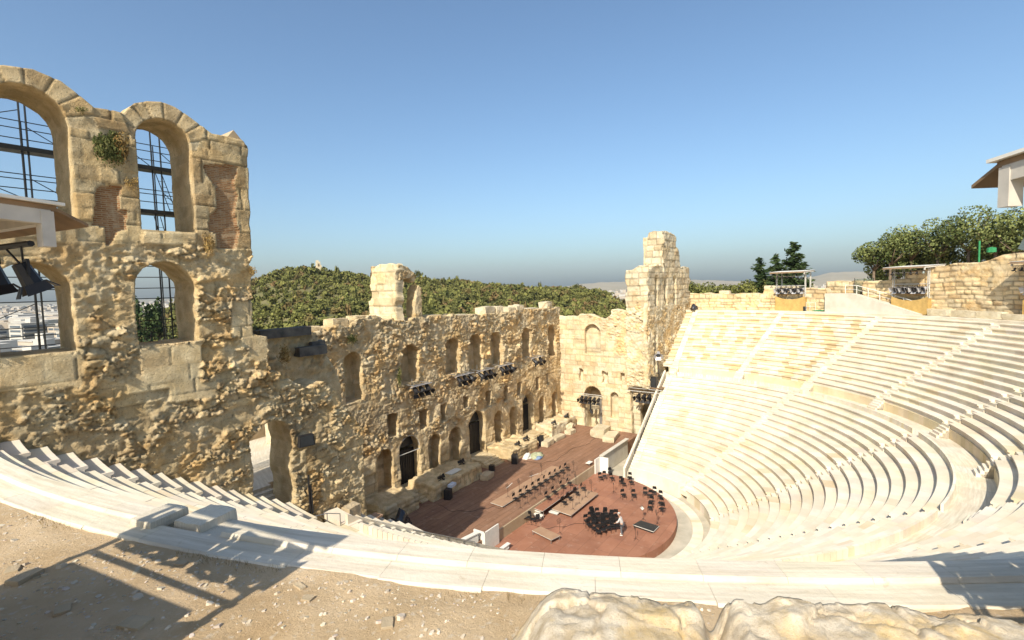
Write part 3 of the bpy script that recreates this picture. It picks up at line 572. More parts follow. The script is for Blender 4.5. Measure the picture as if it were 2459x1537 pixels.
panel_seams(M['stage'], 2.4, .6, .5); panel_seams(M['orch'], 2.44, 1.22, .62)
OC, OR = (-.70, 2.295), 10.38
fl = MB(); a0 = math.asin((3.9-OC[1])/OR)
ring = [(OC[0]+OR*math.cos(t), OC[1]+OR*math.sin(t)) for t in np.linspace(math.pi-a0, 2*math.pi+a0, 60)]
fl.prism(ring, -.72, 0.0); orch = fl.build('orchestra_floor', M['orch']); tag(orch, kind='structure')
fl = MB(); fl.prism([(-19.5, 4.0), (22.9, 4.0), (22.9, 16.4), (-19.5, 16.4)], -.7, 1.0); tag(fl.build('stage_floor', M['stage']), kind='structure')
fl = MB(); fl.prism([(OC[0]+60*math.cos(t)*.5, 2+60*math.sin(t)*.5) for t in np.linspace(0, 2*math.pi, 50)[:-1]], -.9, -.70); tag(fl.build('paved_floor', surf('grey_paving', (.40, .36, .28), (.52, .46, .36), .8, .3, 8., .02, rough=.9)), kind='structure')
B = Blocks()
for i in range(64): B.block(-91+182*i/64, -91+182*(i+1)/64-.08, [(9.35, -.72), (9.35, -.60), (10.25, -.60), (10.25, -.72)], row_tint(0)*1.04, 2)
tag(B.build('marble_path', M['marble'], None), kind='structure')
sw = MB(); sw.box((3.4, 3.93, .1), (25.6, .12, 1.78)); SFW = sw.build('stage_front_wall', M['ashlar']); tag(SFW, 'low grey stone wall along the front edge of the stage', 'wall')

# ------------------------------------------------------------------ ground near, far land and hills
def grid_mesh(name, xs, ys, zf, mat, smoothf=True, tint=None):
    X, Y = np.meshgrid(xs, ys, indexing='ij'); Z = zf(X, Y); V = np.stack([X.ravel(), Y.ravel(), Z.ravel()], 1); n, m = X.shape
    i, j = np.meshgrid(np.arange(n-1), np.arange(m-1), indexing='ij'); a = (i*m+j).ravel()
    return np_mesh(name, V, np.stack([a, a+m, a+m+1, a+1], 1), mat, smoothf=smoothf)
def polar_mesh(name, ths, rs, zf, mat, c=(0, 0)):
    T, Rr = np.meshgrid(ths, rs, indexing='ij'); X = c[0]+Rr*np.cos(T); Y = c[1]+Rr*np.sin(T); Z = zf(X, Y, T, Rr)
    V = np.stack([X.ravel(), Y.ravel(), Z.ravel()], 1); n, m = X.shape
    i, j = np.meshgrid(np.arange(n-1), np.arange(m-1), indexing='ij'); a = (i*m+j).ravel()
    return np_mesh(name, V, np.stack([a, a+1, a+m+1, a+m], 1)[:, ::-1], mat, smoothf=True)
def dirt_z(X, Y):
    return 17.235+(fbm(X*.5, Y*.5, 3, 3)-.5)*.10+(fbm(X*2.6, Y*2.6, 6, 4)-.5)*.07
def terr(X, Y, T, Rr):
    r = np.hypot(X, Y); th = np.degrees(np.arctan2(X, -Y))
    return np.where(r < 47, dirt_z(X, Y), dirt_z(X, Y)-smooth(r, 47, 90)*6)
tz = polar_mesh('dirt_ground', np.radians(np.linspace(-186.5, 4.5, 600)), np.concatenate([np.arange(40.46, 48, .09), np.linspace(48.2, 90, 12)]), terr, M['dirt']); tag(tz, kind='structure')
M['land'] = surf('far_land', (.20, .17, .10), (.30, .25, .17), .01, 0, rough=1., stain=(.10, .12, .05), ssc=.004)
def land(X, Y, T, Rr): return np.interp(Rr, [0, 60, 120, 600, 2500, 9000, 30000], [-1.2, -1.4, -6, -22, -40, -45, -90])
tag(polar_mesh('ground', np.linspace(0, 2*math.pi, 121), np.array([.01, 20, 60, 120, 250, 600, 1200, 2500, 5000, 9000, 16000, 30000]), land, M['land']), kind='structure')
SKY_AZ = [12, 18, 21, 22.0, 23.8, 25.2, 27.5, 32.2, 37, 41.7, 45.9, 51, 53.8, 57.4, 59.6, 61.2, 63.1, 66, 69, 72, 76, 80]
SKY_EL = [-3.6, -3.4, -3.2, -2.6, -1.4, -.75, -.35, .10, .5, 1.0, 1.5, 2.05, 2.45, 3.0, 2.85, 2.1, 1.5, .6, -.6, -2.2, -4., -5.5]
HD = 410.0
def hill_h(X, Y):
    dx, dy = X-CAM[0], Y-CAM[1]; D = np.hypot(dx, dy); A = np.degrees(np.arctan2(dy, dx))
    top = CAM[2]+HD*np.tan(np.radians(np.interp(A, SKY_AZ, SKY_EL)))-4.0
    p = np.clip((D-115)/(HD-115), 0, 1); q = np.clip((D-HD)/500, 0, 1)
    base = -9.0
    z = base+(top-base)*(p**1.15)*(1-q*q*.9)
    return z+(fbm(X*.02, Y*.02, 9, 4)-.5)*7*smooth(D, 130, 200)
M['hillsoil'] = surf('hill_soil', (.115, .11, .045), (.18, .155, .07), .05, .4, .6, .5, rough=1., stain=(.17, .15, .07), ssc=.03)
hth = np.radians(np.linspace(10, 82, 150)); hr = np.concatenate([np.linspace(115, 430, 90), np.linspace(440, 900, 12)])
tag(polar_mesh('hill', hth, hr, lambda X, Y, T, Rr: hill_h(X, Y), M['hillsoil'], c=(CAM[0], CAM[1])), kind='structure')
# leaf material with clump-to-clump tint
def leaf_mat(name, dark, light):
    m, nt, b = new_mat(name, .8, .15); a = N(nt, 'ShaderNodeAttribute', attribute_name='tint')
    sx = N(nt, 'ShaderNodeSeparateColor'); nt.links.new(a.outputs[0], sx.inputs[0])
    nt.links.new(mixc(nt, mixc(nt, dark, light, sx.outputs[1]), (.20, .125, .055), sx.outputs[0]), b.inputs['Base Color']); return m
M['leaf'] = leaf_mat('pine_leaf', (.05, .06, .018), (.20, .20, .055))
M['conifer'] = leaf_mat('conifer_leaf', (.018, .036, .012), (.075, .105, .035))
M['olive'] = leaf_mat('olive_leaf', (.05, .07, .02), (.235, .25, .085))
M['bark'] = surf('bark', (.12, .085, .055), (.19, .14, .10), 2., .6, 8., .03, rough=1.)
def crown_arrays(n, rx, rz, leaf, rng, lobes=6):
    """leaf-clump quads gathered in lobes; returns verts (n*4,3), tint (n*4)"""
    lc = rng.normal(0, 1, (lobes, 3)); lc /= np.linalg.norm(lc, axis=1)[:, None]; lc *= np.array([rx, rx, rz])*rng.uniform(.25, .62, (lobes, 1)); lc[:, 2] += rz*.1
    lr = rng.uniform(.38, .62, lobes)
    w = rng.integers(0, lobes, n); d = rng.normal(0, 1, (n, 3)); d /= np.linalg.norm(d, axis=1)[:, None]
    c = lc[w]+d*(lr[w]*rng.uniform(.6, 1.0, n)**.5)[:, None]*np.array([rx, rx, rz*.8])
    nr = d+rng.normal(0, .55, (n, 3)); nr /= np.linalg.norm(nr, axis=1)[:, None]
    a = np.cross(nr, rng.normal(0, 1, (n, 3))); a /= np.linalg.norm(a, axis=1)[:, None]; b = np.cross(nr, a)
    s = leaf*rng.uniform(.6, 1.3, (n, 1)); a = a*s; b = b*s*rng.uniform(.5, .9, (n, 1))
    V = np.stack([c-a*.9, c-b, c+a, c+b*.9], 1).reshape(-1, 3)
    t = np.clip(.45+.25*rng.normal(0, 1, lobes)[w]+rng.normal(0, .18, n), 0, 1)
    return V, np.repeat(t, 4)
def trees_object(name, spots, mat, npl, leaf, rng, kinds=5, lobes=6):
    protos = [crown_arrays(npl, 1, 1, leaf, rng, lobes) for _ in range(kinds)]; VV, TT, BB = [], [], []
    for (x, y, z, rx, rz, tn) in spots:
        v, t = protos[rng.integers(kinds)]; an = rng.uniform(0, 6.28); ca, sa = math.cos(an), math.sin(an)
        q = np.stack([x+rx*(v[:, 0]*ca-v[:, 1]*sa), y+rx*(v[:, 0]*sa+v[:, 1]*ca), z+rz*v[:, 2]], 1); VV.append(q); TT.append(np.clip(t+tn, 0, 1)); BB.append(np.full(len(t), rng.uniform(.35, .9) if rng.random() < .14 else rng.uniform(0, .15)))
    V = np.concatenate(VV); T = np.concatenate(TT); F = np.arange(len(V)).reshape(-1, 4)
    return np_mesh(name, V, F, mat, tint=np.stack([np.concatenate(BB), T, T], 1))
spots = []
for k in range(7200):
    A = RNG.uniform(14, 80); D = 118+310*RNG.uniform(0, 1)**.75
    x, y = CAM[0]+D*math.cos(R_(A)), CAM[1]+D*math.sin(R_(A)); h = float(hill_h(np.array([x]), np.array([y]))[0])
    dens = float(fbm(np.array([x*.03]), np.array([y*.03]), 55, 3)[0])
    if dens < .33 and RNG.random() < .6: continue
    big = dens > .55; rx = RNG.uniform(1.3, 3.2)*(1.4 if big else 1.0); rz = rx*RNG.uniform(.75, 1.1)
    if RNG.random() < .05: rx *= .5; rz = rx*3.2
    spots.append((x, y, h+rz*.55, rx, rz, float(np.clip(RNG.normal(0, .22)+(.1 if not big else -.05), -.35, .4))))
tag(trees_object('hill_forest', spots, M['leaf'], 85, .30, RNG), kind='stuff')

# ------------------------------------------------------------------ object materials
M['black'] = plain('black_paint', (.016, .015, .016), .5, var=.3); M['chairfab'] = plain('black_chair_shell', (.014, .013, .014), .6, var=.4)
M['steel'] = plain('grey_steel', (.34, .33, .31), .45, .6); M['galv'] = plain('pale_steel', (.55, .53, .48), .5, .2); M['darksteel'] = plain('dark_steel', (.045, .048, .05), .5, .5)
M['white'] = plain('white_panel', (.70, .67, .60), .6, var=.06); M['cloth'] = plain('tan_cloth', (.46, .30, .10), .95, var=.18, sc=2.); M['ply'] = plain('brown_plywood', (.23, .15, .085), .8, var=.25)
M['concrete'] = surf('smooth_concrete', (.50, .46, .38), (.58, .54, .46), .8, .15, 10., .01, rough=.9, stain=(.44, .39, .30), ssc=.6)
M['glass'] = plain('lamp_lens', (.10, .11, .13), .15, var=.2); M['screen'] = plain('lamp_housing', (.45, .44, .45), .4, .3)
M['tanriser'] = surf('riser_top', (.33, .20, .125), (.40, .26, .165), .8, .1, 12., .01, rough=.8)
M['bag'] = plain('black_bin_bag', (.03, .03, .035), .22, var=.4, sc=5., spec=.6); M['skin'] = plain('skin', (.48, .29, .20), .6, var=.08)
M['shirt'] = plain('pale_grey_shirt', (.52, .51, .50), .9, var=.1); M['trousers'] = plain('grey_trousers', (.13, .135, .15), .9, var=.15); M['shoe'] = plain('white_shoe', (.72, .70, .66), .6); M['cap'] = plain('white_cap', (.68, .66, .62), .8)
ORD = ['first', 'second', 'third', 'fourth', 'fifth', 'sixth', 'seventh', 'eighth', 'ninth', 'tenth', 'eleventh', 'twelfth']
TARGET = np.array([-.5, -5.6])

# ------------------------------------------------------------------ orchestra chairs and music stands
def make_chair():
    r = empty('orchestra_chair'); tag(r, 'black chair', 'chair')
    s = MB(); s.box((0, .0, .46), (.44, .43, .055), taper=.94); s.box((0, .2, .435), (.38, .05, .03)); s.build('seat', M['chairfab'], r)
    b = MB(); b.box((0, -.24, .80), (.42, .05, .30), rot=Matrix.Rotation(-.2, 3, 'X'), taper=.85); b.tube((-.17, -.19, .46), (-.16, -.235, .70), .012, 5); b.tube((.17, -.19, .46), (.16, -.235, .70), .012, 5); b.build('backrest', M['chairfab'], r)
    for sx in (-1, 1):
        for sy in (-1, 1):
            l = MB(); l.tube((sx*.18, sy*.17, .45), (sx*.23, sy*.23, 0), .013, 5); l.build('leg', M['black'], r)
    return r
chair0 = make_chair(); used = [False]
def chair(x, y, z, rz, label, group):
    if not used[0]:
        o = chair0; used[0] = True; o.location = (x, y, z); o.rotation_euler = (0, 0, rz)
    else: o = copy_tree(chair0, (x, y, z), rz)
    o['label'] = label; o['group'] = group; return o
def face(x, y, t=TARGET): return math.atan2(t[1]-y, t[0]-x)-math.pi/2
def make_stand():
    r = empty('music_stand'); tag(r, 'music stand', 'music stand')
    p = MB(); p.tube((0, 0, .05), (0, 0, 1.05), .014, 6); p.build('pole', M['black'], r)
    d = MB(); t = Matrix.Rotation(-.45, 3, 'X')
    for q in ((-.24, 0), (.24, 0), (0, 0), (-.12, 0), (.12, 0)): d.box(t @ Vector((q[0], 0, .17))+Vector((0, 0, 1.0)), (.014, .012, .34), rot=t)
    for zz in (.0, .17, .34): d.box(t @ Vector((0, 0, zz))+Vector((0, 0, 1.0)), (.50, .014, .016), rot=t)
    d.box(t @ Vector((0, .03, .0))+Vector((0, 0, 1.0)), (.50, .06, .012), rot=t); d.build('desk', M['black'], r)
    for k in range(3):
        a = k*2.094+.5; l = MB(); l.tube((0, 0, .22), (.27*math.cos(a), .27*math.sin(a), .012), .010, 5); l.build('leg', M['black'], r)
    return r
stand0 = make_stand(); sused = [False]
def stand(x, y, z, rz, label, group):
    if not sused[0]:
        o = stand0; sused[0] = True; o.location = (x, y, z); o.rotation_euler = (0, 0, rz)
    else: o = copy_tree(stand0, (x, y, z), rz)
    o['label'] = label; o['group'] = group; return o
for i in range(10):
    x = -4.25+i*1.08; y = 6.0-.02*i
    chair(x, y-.25, 1.0, math.pi+random.uniform(-.2, .2), f'black chair, {ORD[i]} from the near end of the long back row on the stage', 'chairs of the back row on the stage')
for i, q in enumerate([(1170, 1150), (1310, 1040), (1480, 920), (1620, 860)]):
    p = at(*c7(*q), z=1.26); chair(p[0], p[1], .8, math.pi+random.uniform(-.3, .3), f'black chair, {ORD[i]} from the near end of the middle row on the red riser', 'chairs of the middle row')
for i, q in enumerate([(1505, 1255), (1620, 1165), (1765, 1060), (1905, 965)]):
    p = at(*c7(*q), z=.86); chair(p[0], p[1], .4, math.pi+random.uniform(-.3, .3), f'black chair, {ORD[i]} from the near end of the front row on the tan riser', 'chairs of the front row')
RG = [((1555, 225), 'left'), ((1705, 228), ''), ((1870, 195), ''), ((1945, 235), ''), ((2000, 185), ''), ((2085, 245), ''), ((1955, 325), ''), ((2095, 345), ''), ((1940, 410), ''), ((2110, 430), '')]
lab = ['at the left of the curved side group', 'with a music stand in front in the side group', 'in the back pair of the side group by the marble path', 'in the middle of the side group behind the podium', 'at the back of the side group touching the marble path edge', 'farthest right in the back of the side group', 'in the second row before the podium, left of two', 'in the second row before the podium, right of two', 'nearest the white paper stand beside the podium', 'nearest the right rim of the red floor by the podium']
for (q, _), l in zip(RG, lab):
    p = at(*c6(*q), z=.47); chair(p[0], p[1], 0, face(p[0], p[1])+random.uniform(-.2, .2), 'black chair '+l, 'chairs at the side of the podium')
TG = [(1640, 440), (1668, 430), (1708, 405), (1722, 445), (1788, 470), (1806, 485), (1850, 440), (1862, 475)]
lab = ['first by the white end panel of the stage', 'second by the white end panel of the stage', 'third, farthest from the viewer, near the slab platform', 'fourth, in front of the farthest one', 'fifth, in the middle of the far group', 'sixth, beside a thin stand in the far group', 'seventh, next to the low slab platform', 'last, at the right end of the far group']
for q, l in zip(TG, lab):
    p = at(*c5(*q), z=.47); chair(p[0], p[1], 0, face(p[0], p[1])+random.uniform(-.3, .3), 'black chair of the far group, '+l, 'chairs of the far group')
c0 = at(*c6(1200, 800), z=0.0); k = 0
ax, ay = np.array([.43, -.62]), np.array([.62, .30])
HB = [(1020, 660), (1060, 720), (1130, 770), (1190, 815), (1265, 790), (1080, 620), (1140, 680), (1200, 730), (1270, 715), (1330, 760), (1400, 745), (1470, 735), (1120, 590), (1190, 630), (1260, 640), (1330, 665), (1400, 660), (1460, 650), (1100, 540), (1180, 560), (1300, 580), (1390, 590), (1450, 585)]
for q in HB:
    p = at(*c6(*q), z=.1); chair(p[0], p[1], 0, 2.2+random.uniform(-.25, .25), 'black chair packed tightly into the dark heap beside the man', 'chairs heaped beside the man')
    if random.random() < .35: chair(p[0]+.03, p[1]+.06, .14, 2.2+random.uniform(-.2, .2), 'black chair packed tightly into the dark heap beside the man', 'chairs heaped beside the man')
for q, l in (((115, 600), 'nearest the stage wall'), ((185, 595), 'second from the stage wall'), ((245, 620), 'third from the stage wall'), ((300, 610), 'touching the steps')):
    p = at(*c6(*q), z=.2); chair(p[0], p[1], 0, random.uniform(0, 6), 'dark chair left in the stage shade beside the white steps, '+l, 'chairs beside the steps')
SB = [((345, 1165), 1.2, 'r1'), ((580, 1050), 1.2, 'r1'), ((840, 905), 1.2, 'r1'), ((1048, 710), 1.2, 'r1'), ((600, 1400), 1, 'a'), ((755, 1300), 1, 'a'), ((905, 1195), 1, 'a'), ((1020, 1120), 1, 'a'), ((1150, 1055), 1, 'a'), ((1275, 915), 1, 'a'), ((1390, 860), 1, 'a'), ((1505, 790), 1, 'a'), ((1612, 720), 1, 'a'), ((1712, 650), 1, 'a'), ((1385, 1190), .8, 'b'), ((1495, 1180), .8, 'b'), ((1640, 1050), .8, 'b'), ((1757, 920), .8, 'b'), ((1690, 1420), .4, 'c'), ((1820, 1305), .4, 'c'), ((1955, 1170), .4, 'c'), ((2075, 1060), .4, 'c')]
nm = {'r1': 'empty upper stage riser', 'a': 'back row of chairs', 'b': 'middle row of chairs', 'c': 'front row of chairs'}; cn = {}
for q, z, g in SB:
    cn[g] = cn.get(g, 0)+1; p = at(*c7(*q), z=z)
    stand(p[0], p[1], z, random.uniform(-.25, .25)+(0 if g != 'r1' else .1), f'thin black music stand, {ORD[cn[g]-1]} from the near end, at the {nm[g]}', 'music stands at the '+nm[g])
for q, l in (((632, 800), 'standing alone at the low bare platform'), ((1415, 205), 'left of the side chairs on the red floor'), ((1680, 325), 'in front of the first pair of side chairs'), ((2045, 665), 'at the right corner of the conductor podium'), ((1842, 600), 'with a white sheet, behind the conductor podium'), ((1730, 890), 'with spread feet in front of the conductor podium')):
    p = at(*c6(*q), z=0); o = stand(p[0], p[1], 0, face(p[0], p[1], np.array([p[0]-.2, p[1]+1]))+random.uniform(-.4, .4), 'black music stand '+l, 'music stands around the podium')
    if 'white sheet' in l:
        w = MB(); w.box((-.08, .06, 1.16), (.42, .02, .30), rot=Matrix.Rotation(-.9, 3, 'X')); sh = w.build('paper_sheet', M['white']); sh.location = o.location; tag(sh, 'white sheet of paper lying on a music stand behind the podium', 'paper')

# ------------------------------------------------------------------ risers, steps, podium
def riser(name, poly, z0, z1, label, cat, mat, legs=True, edge=None):
    t = empty(name, (poly[0][0], poly[0][1], z0)); tag(t, label, cat)
    m = MB(); m.prism(poly, z1-.09, z1); un(m.build('deck', mat), t)
    e = MB(); n = len(poly)
    for i in range(n):
        a, b = poly[i], poly[(i+1) % n]; e.tube((a[0], a[1], z1-.05), (b[0], b[1], z1-.05), .03, 4)
    un(e.build('edge_trim', edge or M['galv']), t)
    if legs:
        for a in poly:
            c = np.mean(poly, 0); q = np.array(a)+(c-np.array(a))*.05
            l = MB(); l.tube((q[0], q[1], z0), (q[0], q[1], z1-.09), .03, 5); un(l.build('leg', M['steel']), t)
    return t
def quad(*qs): return [(float(a), float(b)) for a, b in qs]
riser('stage_riser', quad((-5.9, 6.1), (5.7, 6.0), (5.7, 7.7), (-5.8, 7.6)), 1.0, 1.22, 'long low tan riser platform at the back of the stage', 'riser', M['tanriser'])
riser('stage_riser', quad((-3.95, 2.9), (3.2, 2.9), (3.2, 3.86), (-3.85, 3.86)), 0, .8, 'red decked riser strip along the stage edge', 'riser', M['orch'])
riser('stage_riser', quad((-2.6, .65), (3.2, .7), (3.6, 2.85), (-2.35, 2.85)), 0, .42, 'low tan riser platform nearest the orchestra floor centre', 'riser', M['tanriser'])
riser('stage_riser', quad((-7.45, -.15), (-6.4, -.4), (-5.95, 1.85), (-6.95, 2.1)), 0, .42, 'small bare tan platform on legs with nothing on it', 'riser', M['tanriser'])
pd = riser('podium', quad((-1.15, -6.7), (.05, -6.75), (.2, -5.0), (-.9, -4.75)), 0, .24, 'black conductor podium with white edges beside the man', 'podium', M['darksteel'], legs=False, edge=M['white'])
m = MB(); m.prism(quad((-1.1, -6.6), (0, -6.65), (.12, -5.05), (-.85, -4.85)), 0.0, .15); un(m.build('base', M['black']), pd)
for q, zt, l in (((300, 450), .55, 'upper white step at the corner of the red riser'), ((320, 515), .3, 'lower white step before the red riser'), ((545, 480), .2, 'single white step along the tan riser end'), ((0, 0), 0, '')):
    if zt == 0: continue
    p = at(*c6(*q), z=zt); t = empty('step', (p[0], p[1], 0)); tag(t, l, 'step')
    m = MB(); m.box((p[0], p[1], zt-.03), (.45, 1.0, .06)); un(m.build('tread', M['white']), t)
    m = MB(); m.box((p[0]-.1, p[1], (zt-.06)/2), (.05, .9, zt-.06)); m.box((p[0]+.1, p[1], (zt-.06)/2), (.05, .9, zt-.06)); un(m.build('frame', M['steel']), t)
for i, (q, zt) in enumerate((((935, 945), .45), ((925, 975), .2))):
    p = at(*c5(*q), z=zt); m = MB(); m.box((p[0], p[1], zt-.04), (1.5, .35, .08)); m.box((p[0], p[1], (zt-.08)/2), (1.3, .2, zt-.08)); tag(m.build('step', [M['white']]), ['upper', 'lower'][i]+' wooden step at the near corner of the orchestra floor', 'step')
def panel(name, pts, label, cat='panel'):
    """white screen boxes: list of boxes (centre, size, rz)"""
    m = MB()
    for c, s, rz in pts: m.box(c, s, rz)
    tag(m.build(name, M['white']), label, cat)
panel('white_screen', [((-10.6, 3.75, .65), (1.9, .12, 2.1), 0), ((-11.5, 4.3, .65), (.12, 1.2, 2.1), 0)], 'white screen wall closing the near end of the stage edge', 'screen')
panel('parapet', [((-13.2, 4.4, 1.35), (2.6, .25, .75), -.15), ((-13.2, 4.4, 1.76), (2.75, .4, .08), -.15)], 'low white parapet beside the white screen at the near stage end', 'parapet')
panel('white_screen', [((9.4, 3.75, .65), (1.3, .12, 2.1), 0), ((10.0, 3.2, .65), (.12, 1.1, 2.1), 0)], 'white screen wall closing the far end of the stage edge', 'screen')
m = MB(); m.box((14.2, 3.75, .5), (7.6, .28, 2.3)); m.box((14.2, 3.7, 1.69), (7.8, .5, .09)); tag(m.build('parapet', M['concrete']), 'long pale parapet along the far part of the stage edge', 'parapet')
m = MB(); m.box((8.5, 4.35, 1.35), (.9, .5, .05)); m.tube((8.5, 4.35, 1.0), (8.5, 4.35, 1.33), .04); tag(m.build('small_table', M['white']), 'small white table on the stage by the far white screen', 'table')

for i, (a, b, l) in enumerate((((-1.9, 8.6), (-.4, 8.9), 'white tape mark on the stage behind the upper riser, nearer one'), ((2.0, 8.3), (3.6, 7.9), 'white tape mark on the stage behind the upper riser, farther one'))):
    m = MB(); m.box(((a[0]+b[0])/2, (a[1]+b[1])/2, 1.006), (math.hypot(b[0]-a[0], b[1]-a[1]), .07, .006), math.atan2(b[1]-a[1], b[0]-a[0])); tag(m.build('tape_mark', M['white']), l, 'tape')
for i, (pts, z, l) in enumerate((([(-8.6, 11.8), (-8.9, 9.6), (-7.6, 8.0), (-6.2, 7.2), (-5.9, 6.3)], 1.015, 'black cable running over the shaded stage to the upper riser'), ([(5.6, 11.6), (6.4, 9.2), (8.2, 8.4), (12, 8.9), (16, 8.0), (19, 8.6)], 1.015, 'black cable along the sunny far part of the stage'), ([(-5.6, 3.6), (-5.2, 1.4), (-3.6, .2), (-1.9, -1.6), (-1.0, -4.6)], .015, 'black cable over the red floor to the podium'))):
    m = MB()
    for a, b in zip(pts[:-1], pts[1:]):
        for q in range(6):
            f0, f1 = q/6, (q+1)/6; w0, w1 = .12*math.sin(f0*6.28), .12*math.sin(f1*6.28)
            m.tube((a[0]+(b[0]-a[0])*f0+w0, a[1]+(b[1]-a[1])*f0+w0, z), (a[0]+(b[0]-a[0])*f1+w1, a[1]+(b[1]-a[1])*f1+w1, z), .014, 5)
    tag(m.build('cable', M['black']), l, 'cable')
# ------------------------------------------------------------------ masonry podia and gate steps along the facade
def podium(x0, x1, y0, z1, label, seed, mat='facade'):
    t = empty('stone_podium', ((x0+x1)/2, 16, 1)); tag(t, label, 'stone podium')
    out = rough(rect(x0, x1, .9, z1), .5, .14, seed)
    un(stone_wall('front', (0, y0, 0), (1, 0, 0), (0, -1, 0), out, [], 16.3-y0, .14, lambda u, v: st_ashlar(u, v, .45, .9, seed, .10, contrast=.8), M[mat], back=False, inner_rough=.18), t)
    return t
podium(-14.0, -10.1, 12.9, 2.4, 'rough dark stone podium at the near end of the facade behind black bags', 101)
podium(-8.3, -1.0, 12.6, 2.5, 'rough stone podium between the first and the middle gateway', 102)
podium(4.9, 10.2, 12.6, 2.3, 'rough stone podium between the middle and the far gateway', 103)
podium(15.6, 22.4, 13.6, 2.4, 'pale stone podium at the far end of the facade', 104, 'gold')
for k, (x0, x1, _, _) in enumerate(GATES):
    m = MB()
    for i in range(4): m.box(((x0+x1)/2-.15, 13.4+i*.42+1.6, 1.0+.09+i*.17), (x1-x0-.2, 3.2, .168))
    tag(m.build('gate_steps', M['facade']), ['dark stone steps of the first gateway from the near end', 'dark stone steps of the middle gateway', 'stone steps of the farthest gateway of the facade'][k], 'steps')
def stone_block(x, y, z, sx, sy, sz, rz, label, mat='gold', seed=0, group=None, name='stone_block', nz=.16):
    V = []; n = 7
    bm = MB(); F = []
    g = np.linspace(-1, 1, n)
    idx = {}
    for i in range(n):
        for j in range(n):
            for k in range(n):
                if i in (0, n-1) or j in (0, n-1) or k in (0, n-1):
                    idx[i, j, k] = len(V); V.append((g[i], g[j], g[k]))
    for a in (0, n-1):
        for i in range(n-1):
            for j in range(n-1):
                q = [(a, i, j), (a, i+1, j), (a, i+1, j+1), (a, i, j+1)]; q = q if a else q[::-1]; F.append(tuple(idx[t] for t in q))
                q = [(i, a, j), (i, a, j+1), (i+1, a, j+1), (i+1, a, j)]; q = q if a else q[::-1]; F.append(tuple(idx[t] for t in q))
                q = [(i, j, a), (i+1, j, a), (i+1, j+1, a), (i, j+1, a)]; q = q if a else q[::-1]; F.append(tuple(idx[t] for t in q))
    P = np.array(V); r = np.abs(P).max(1); l = np.linalg.norm(P, axis=1); P = P*(1-.09*(l/r-1))[:, None]
    P = P*np.array([sx, sy, sz])/2
    s = min(sx, sy, sz)*nz; w = 1.6/max(sx, .4)
    for c in range(3): P[:, c] += s*(fbm(P[:, 0]*w*2+seed*7+c*3, P[:, 1]*w*2+P[:, 2]*w*1.7+seed*3, 11+c, 3)-.5)*1.6
    o = np_mesh(name, P, F, M[mat], tint=np.ones((len(P), 3))*random.uniform(.9, 1.08)); o.location = (x, y, z+sz/2); o.rotation_euler = (0, 0, rz)
    tag(o, label, 'stone block', group); return o
stone_block(12.3, 12.3, 1, 2.0, 1.0, .7, .1, 'pale stone bench block before the far gateway', seed=1)
stone_block(15.2, 12.4, 1, 2.6, .9, .5, .0, 'long low pale slab before the far podium', seed=2)
stone_block(18.4, 12.3, 1, 1.6, 1.0, .55, .0, 'square pale block before the far podium', seed=3)
stone_block(19.6, 8.2, 1, 3.0, 1.9, 1.2, .1, 'big pale block at the foot of the golden end wall', seed=4)
stone_block(18.8, 6.3, 1, 3.4, 1.6, .7, .2, 'broad low pale block by the far parapet', seed=5)
stone_block(21.3, 14.6, 1, 1.0, .7, 2.1, .0, 'upright grey slab leaning in the far stage corner', 'ashlar', seed=6)
stone_block(-.8, 12.0, 1, 1.6, 1.0, .6, .2, 'small greenish rough block beside the middle gateway', 'ashlar', seed=7)
stone_block(20.0, 13.2, 1, 1.2, .9, .9, .3, 'rounded pale block in front of the far podium end', seed=8)
# loose stones on top of the facade
for i, (x, z, sx, sz) in enumerate([(-15.1, 18.75, 1.7, .75), (-12.9, 19.0, 1.3, .6), (-13.7, 18.8, .9, .5), (-3.0, 18.75, 1.9, .35), (.9, 18.6, 2.6, .3), (6.4, 18.45, 2.6, 1.1), (8.6, 18.5, 1.2, 1.0), (11.2, 18.4, 1.4, .9), (13.0, 18.45, 2.0, 1.0), (16.0, 18.45, 3.2, .45), (20.6, 18.5, 1.6, 1.1), (18.6, 18.3, 1.2, .4), (-19.6, 17.3, 1.5, .8), (-17.6, 18.5, 1.2, .5)]):
    stone_block(x, 17.3, z-.12, sx, 1.5, sz, random.uniform(-.15, .15), ['pale block on the facade top just before the arch pier steps', 'flat block against the near foot of the arch pier', 'small slab under the arch pier steps', 'thin grey slab on the facade top behind the pillar stump', 'long thin slab on the facade top in the middle', 'big white block on the facade top, first beyond the middle', 'white block touching the big white one on the facade top', 'white block before the paired blocks on the facade top', 'larger of the white paired blocks on the facade top', 'long flat slab on the facade top towards the far corner', 'tall block at the far corner of the facade top', 'low slab near the far corner of the facade top', 'dark block at the near broken end of the facade', 'grey stone at the near end of the facade top edge'][i], 'gold' if 3 < i < 12 else 'facade', seed=20+i, group='loose stones on the facade top')

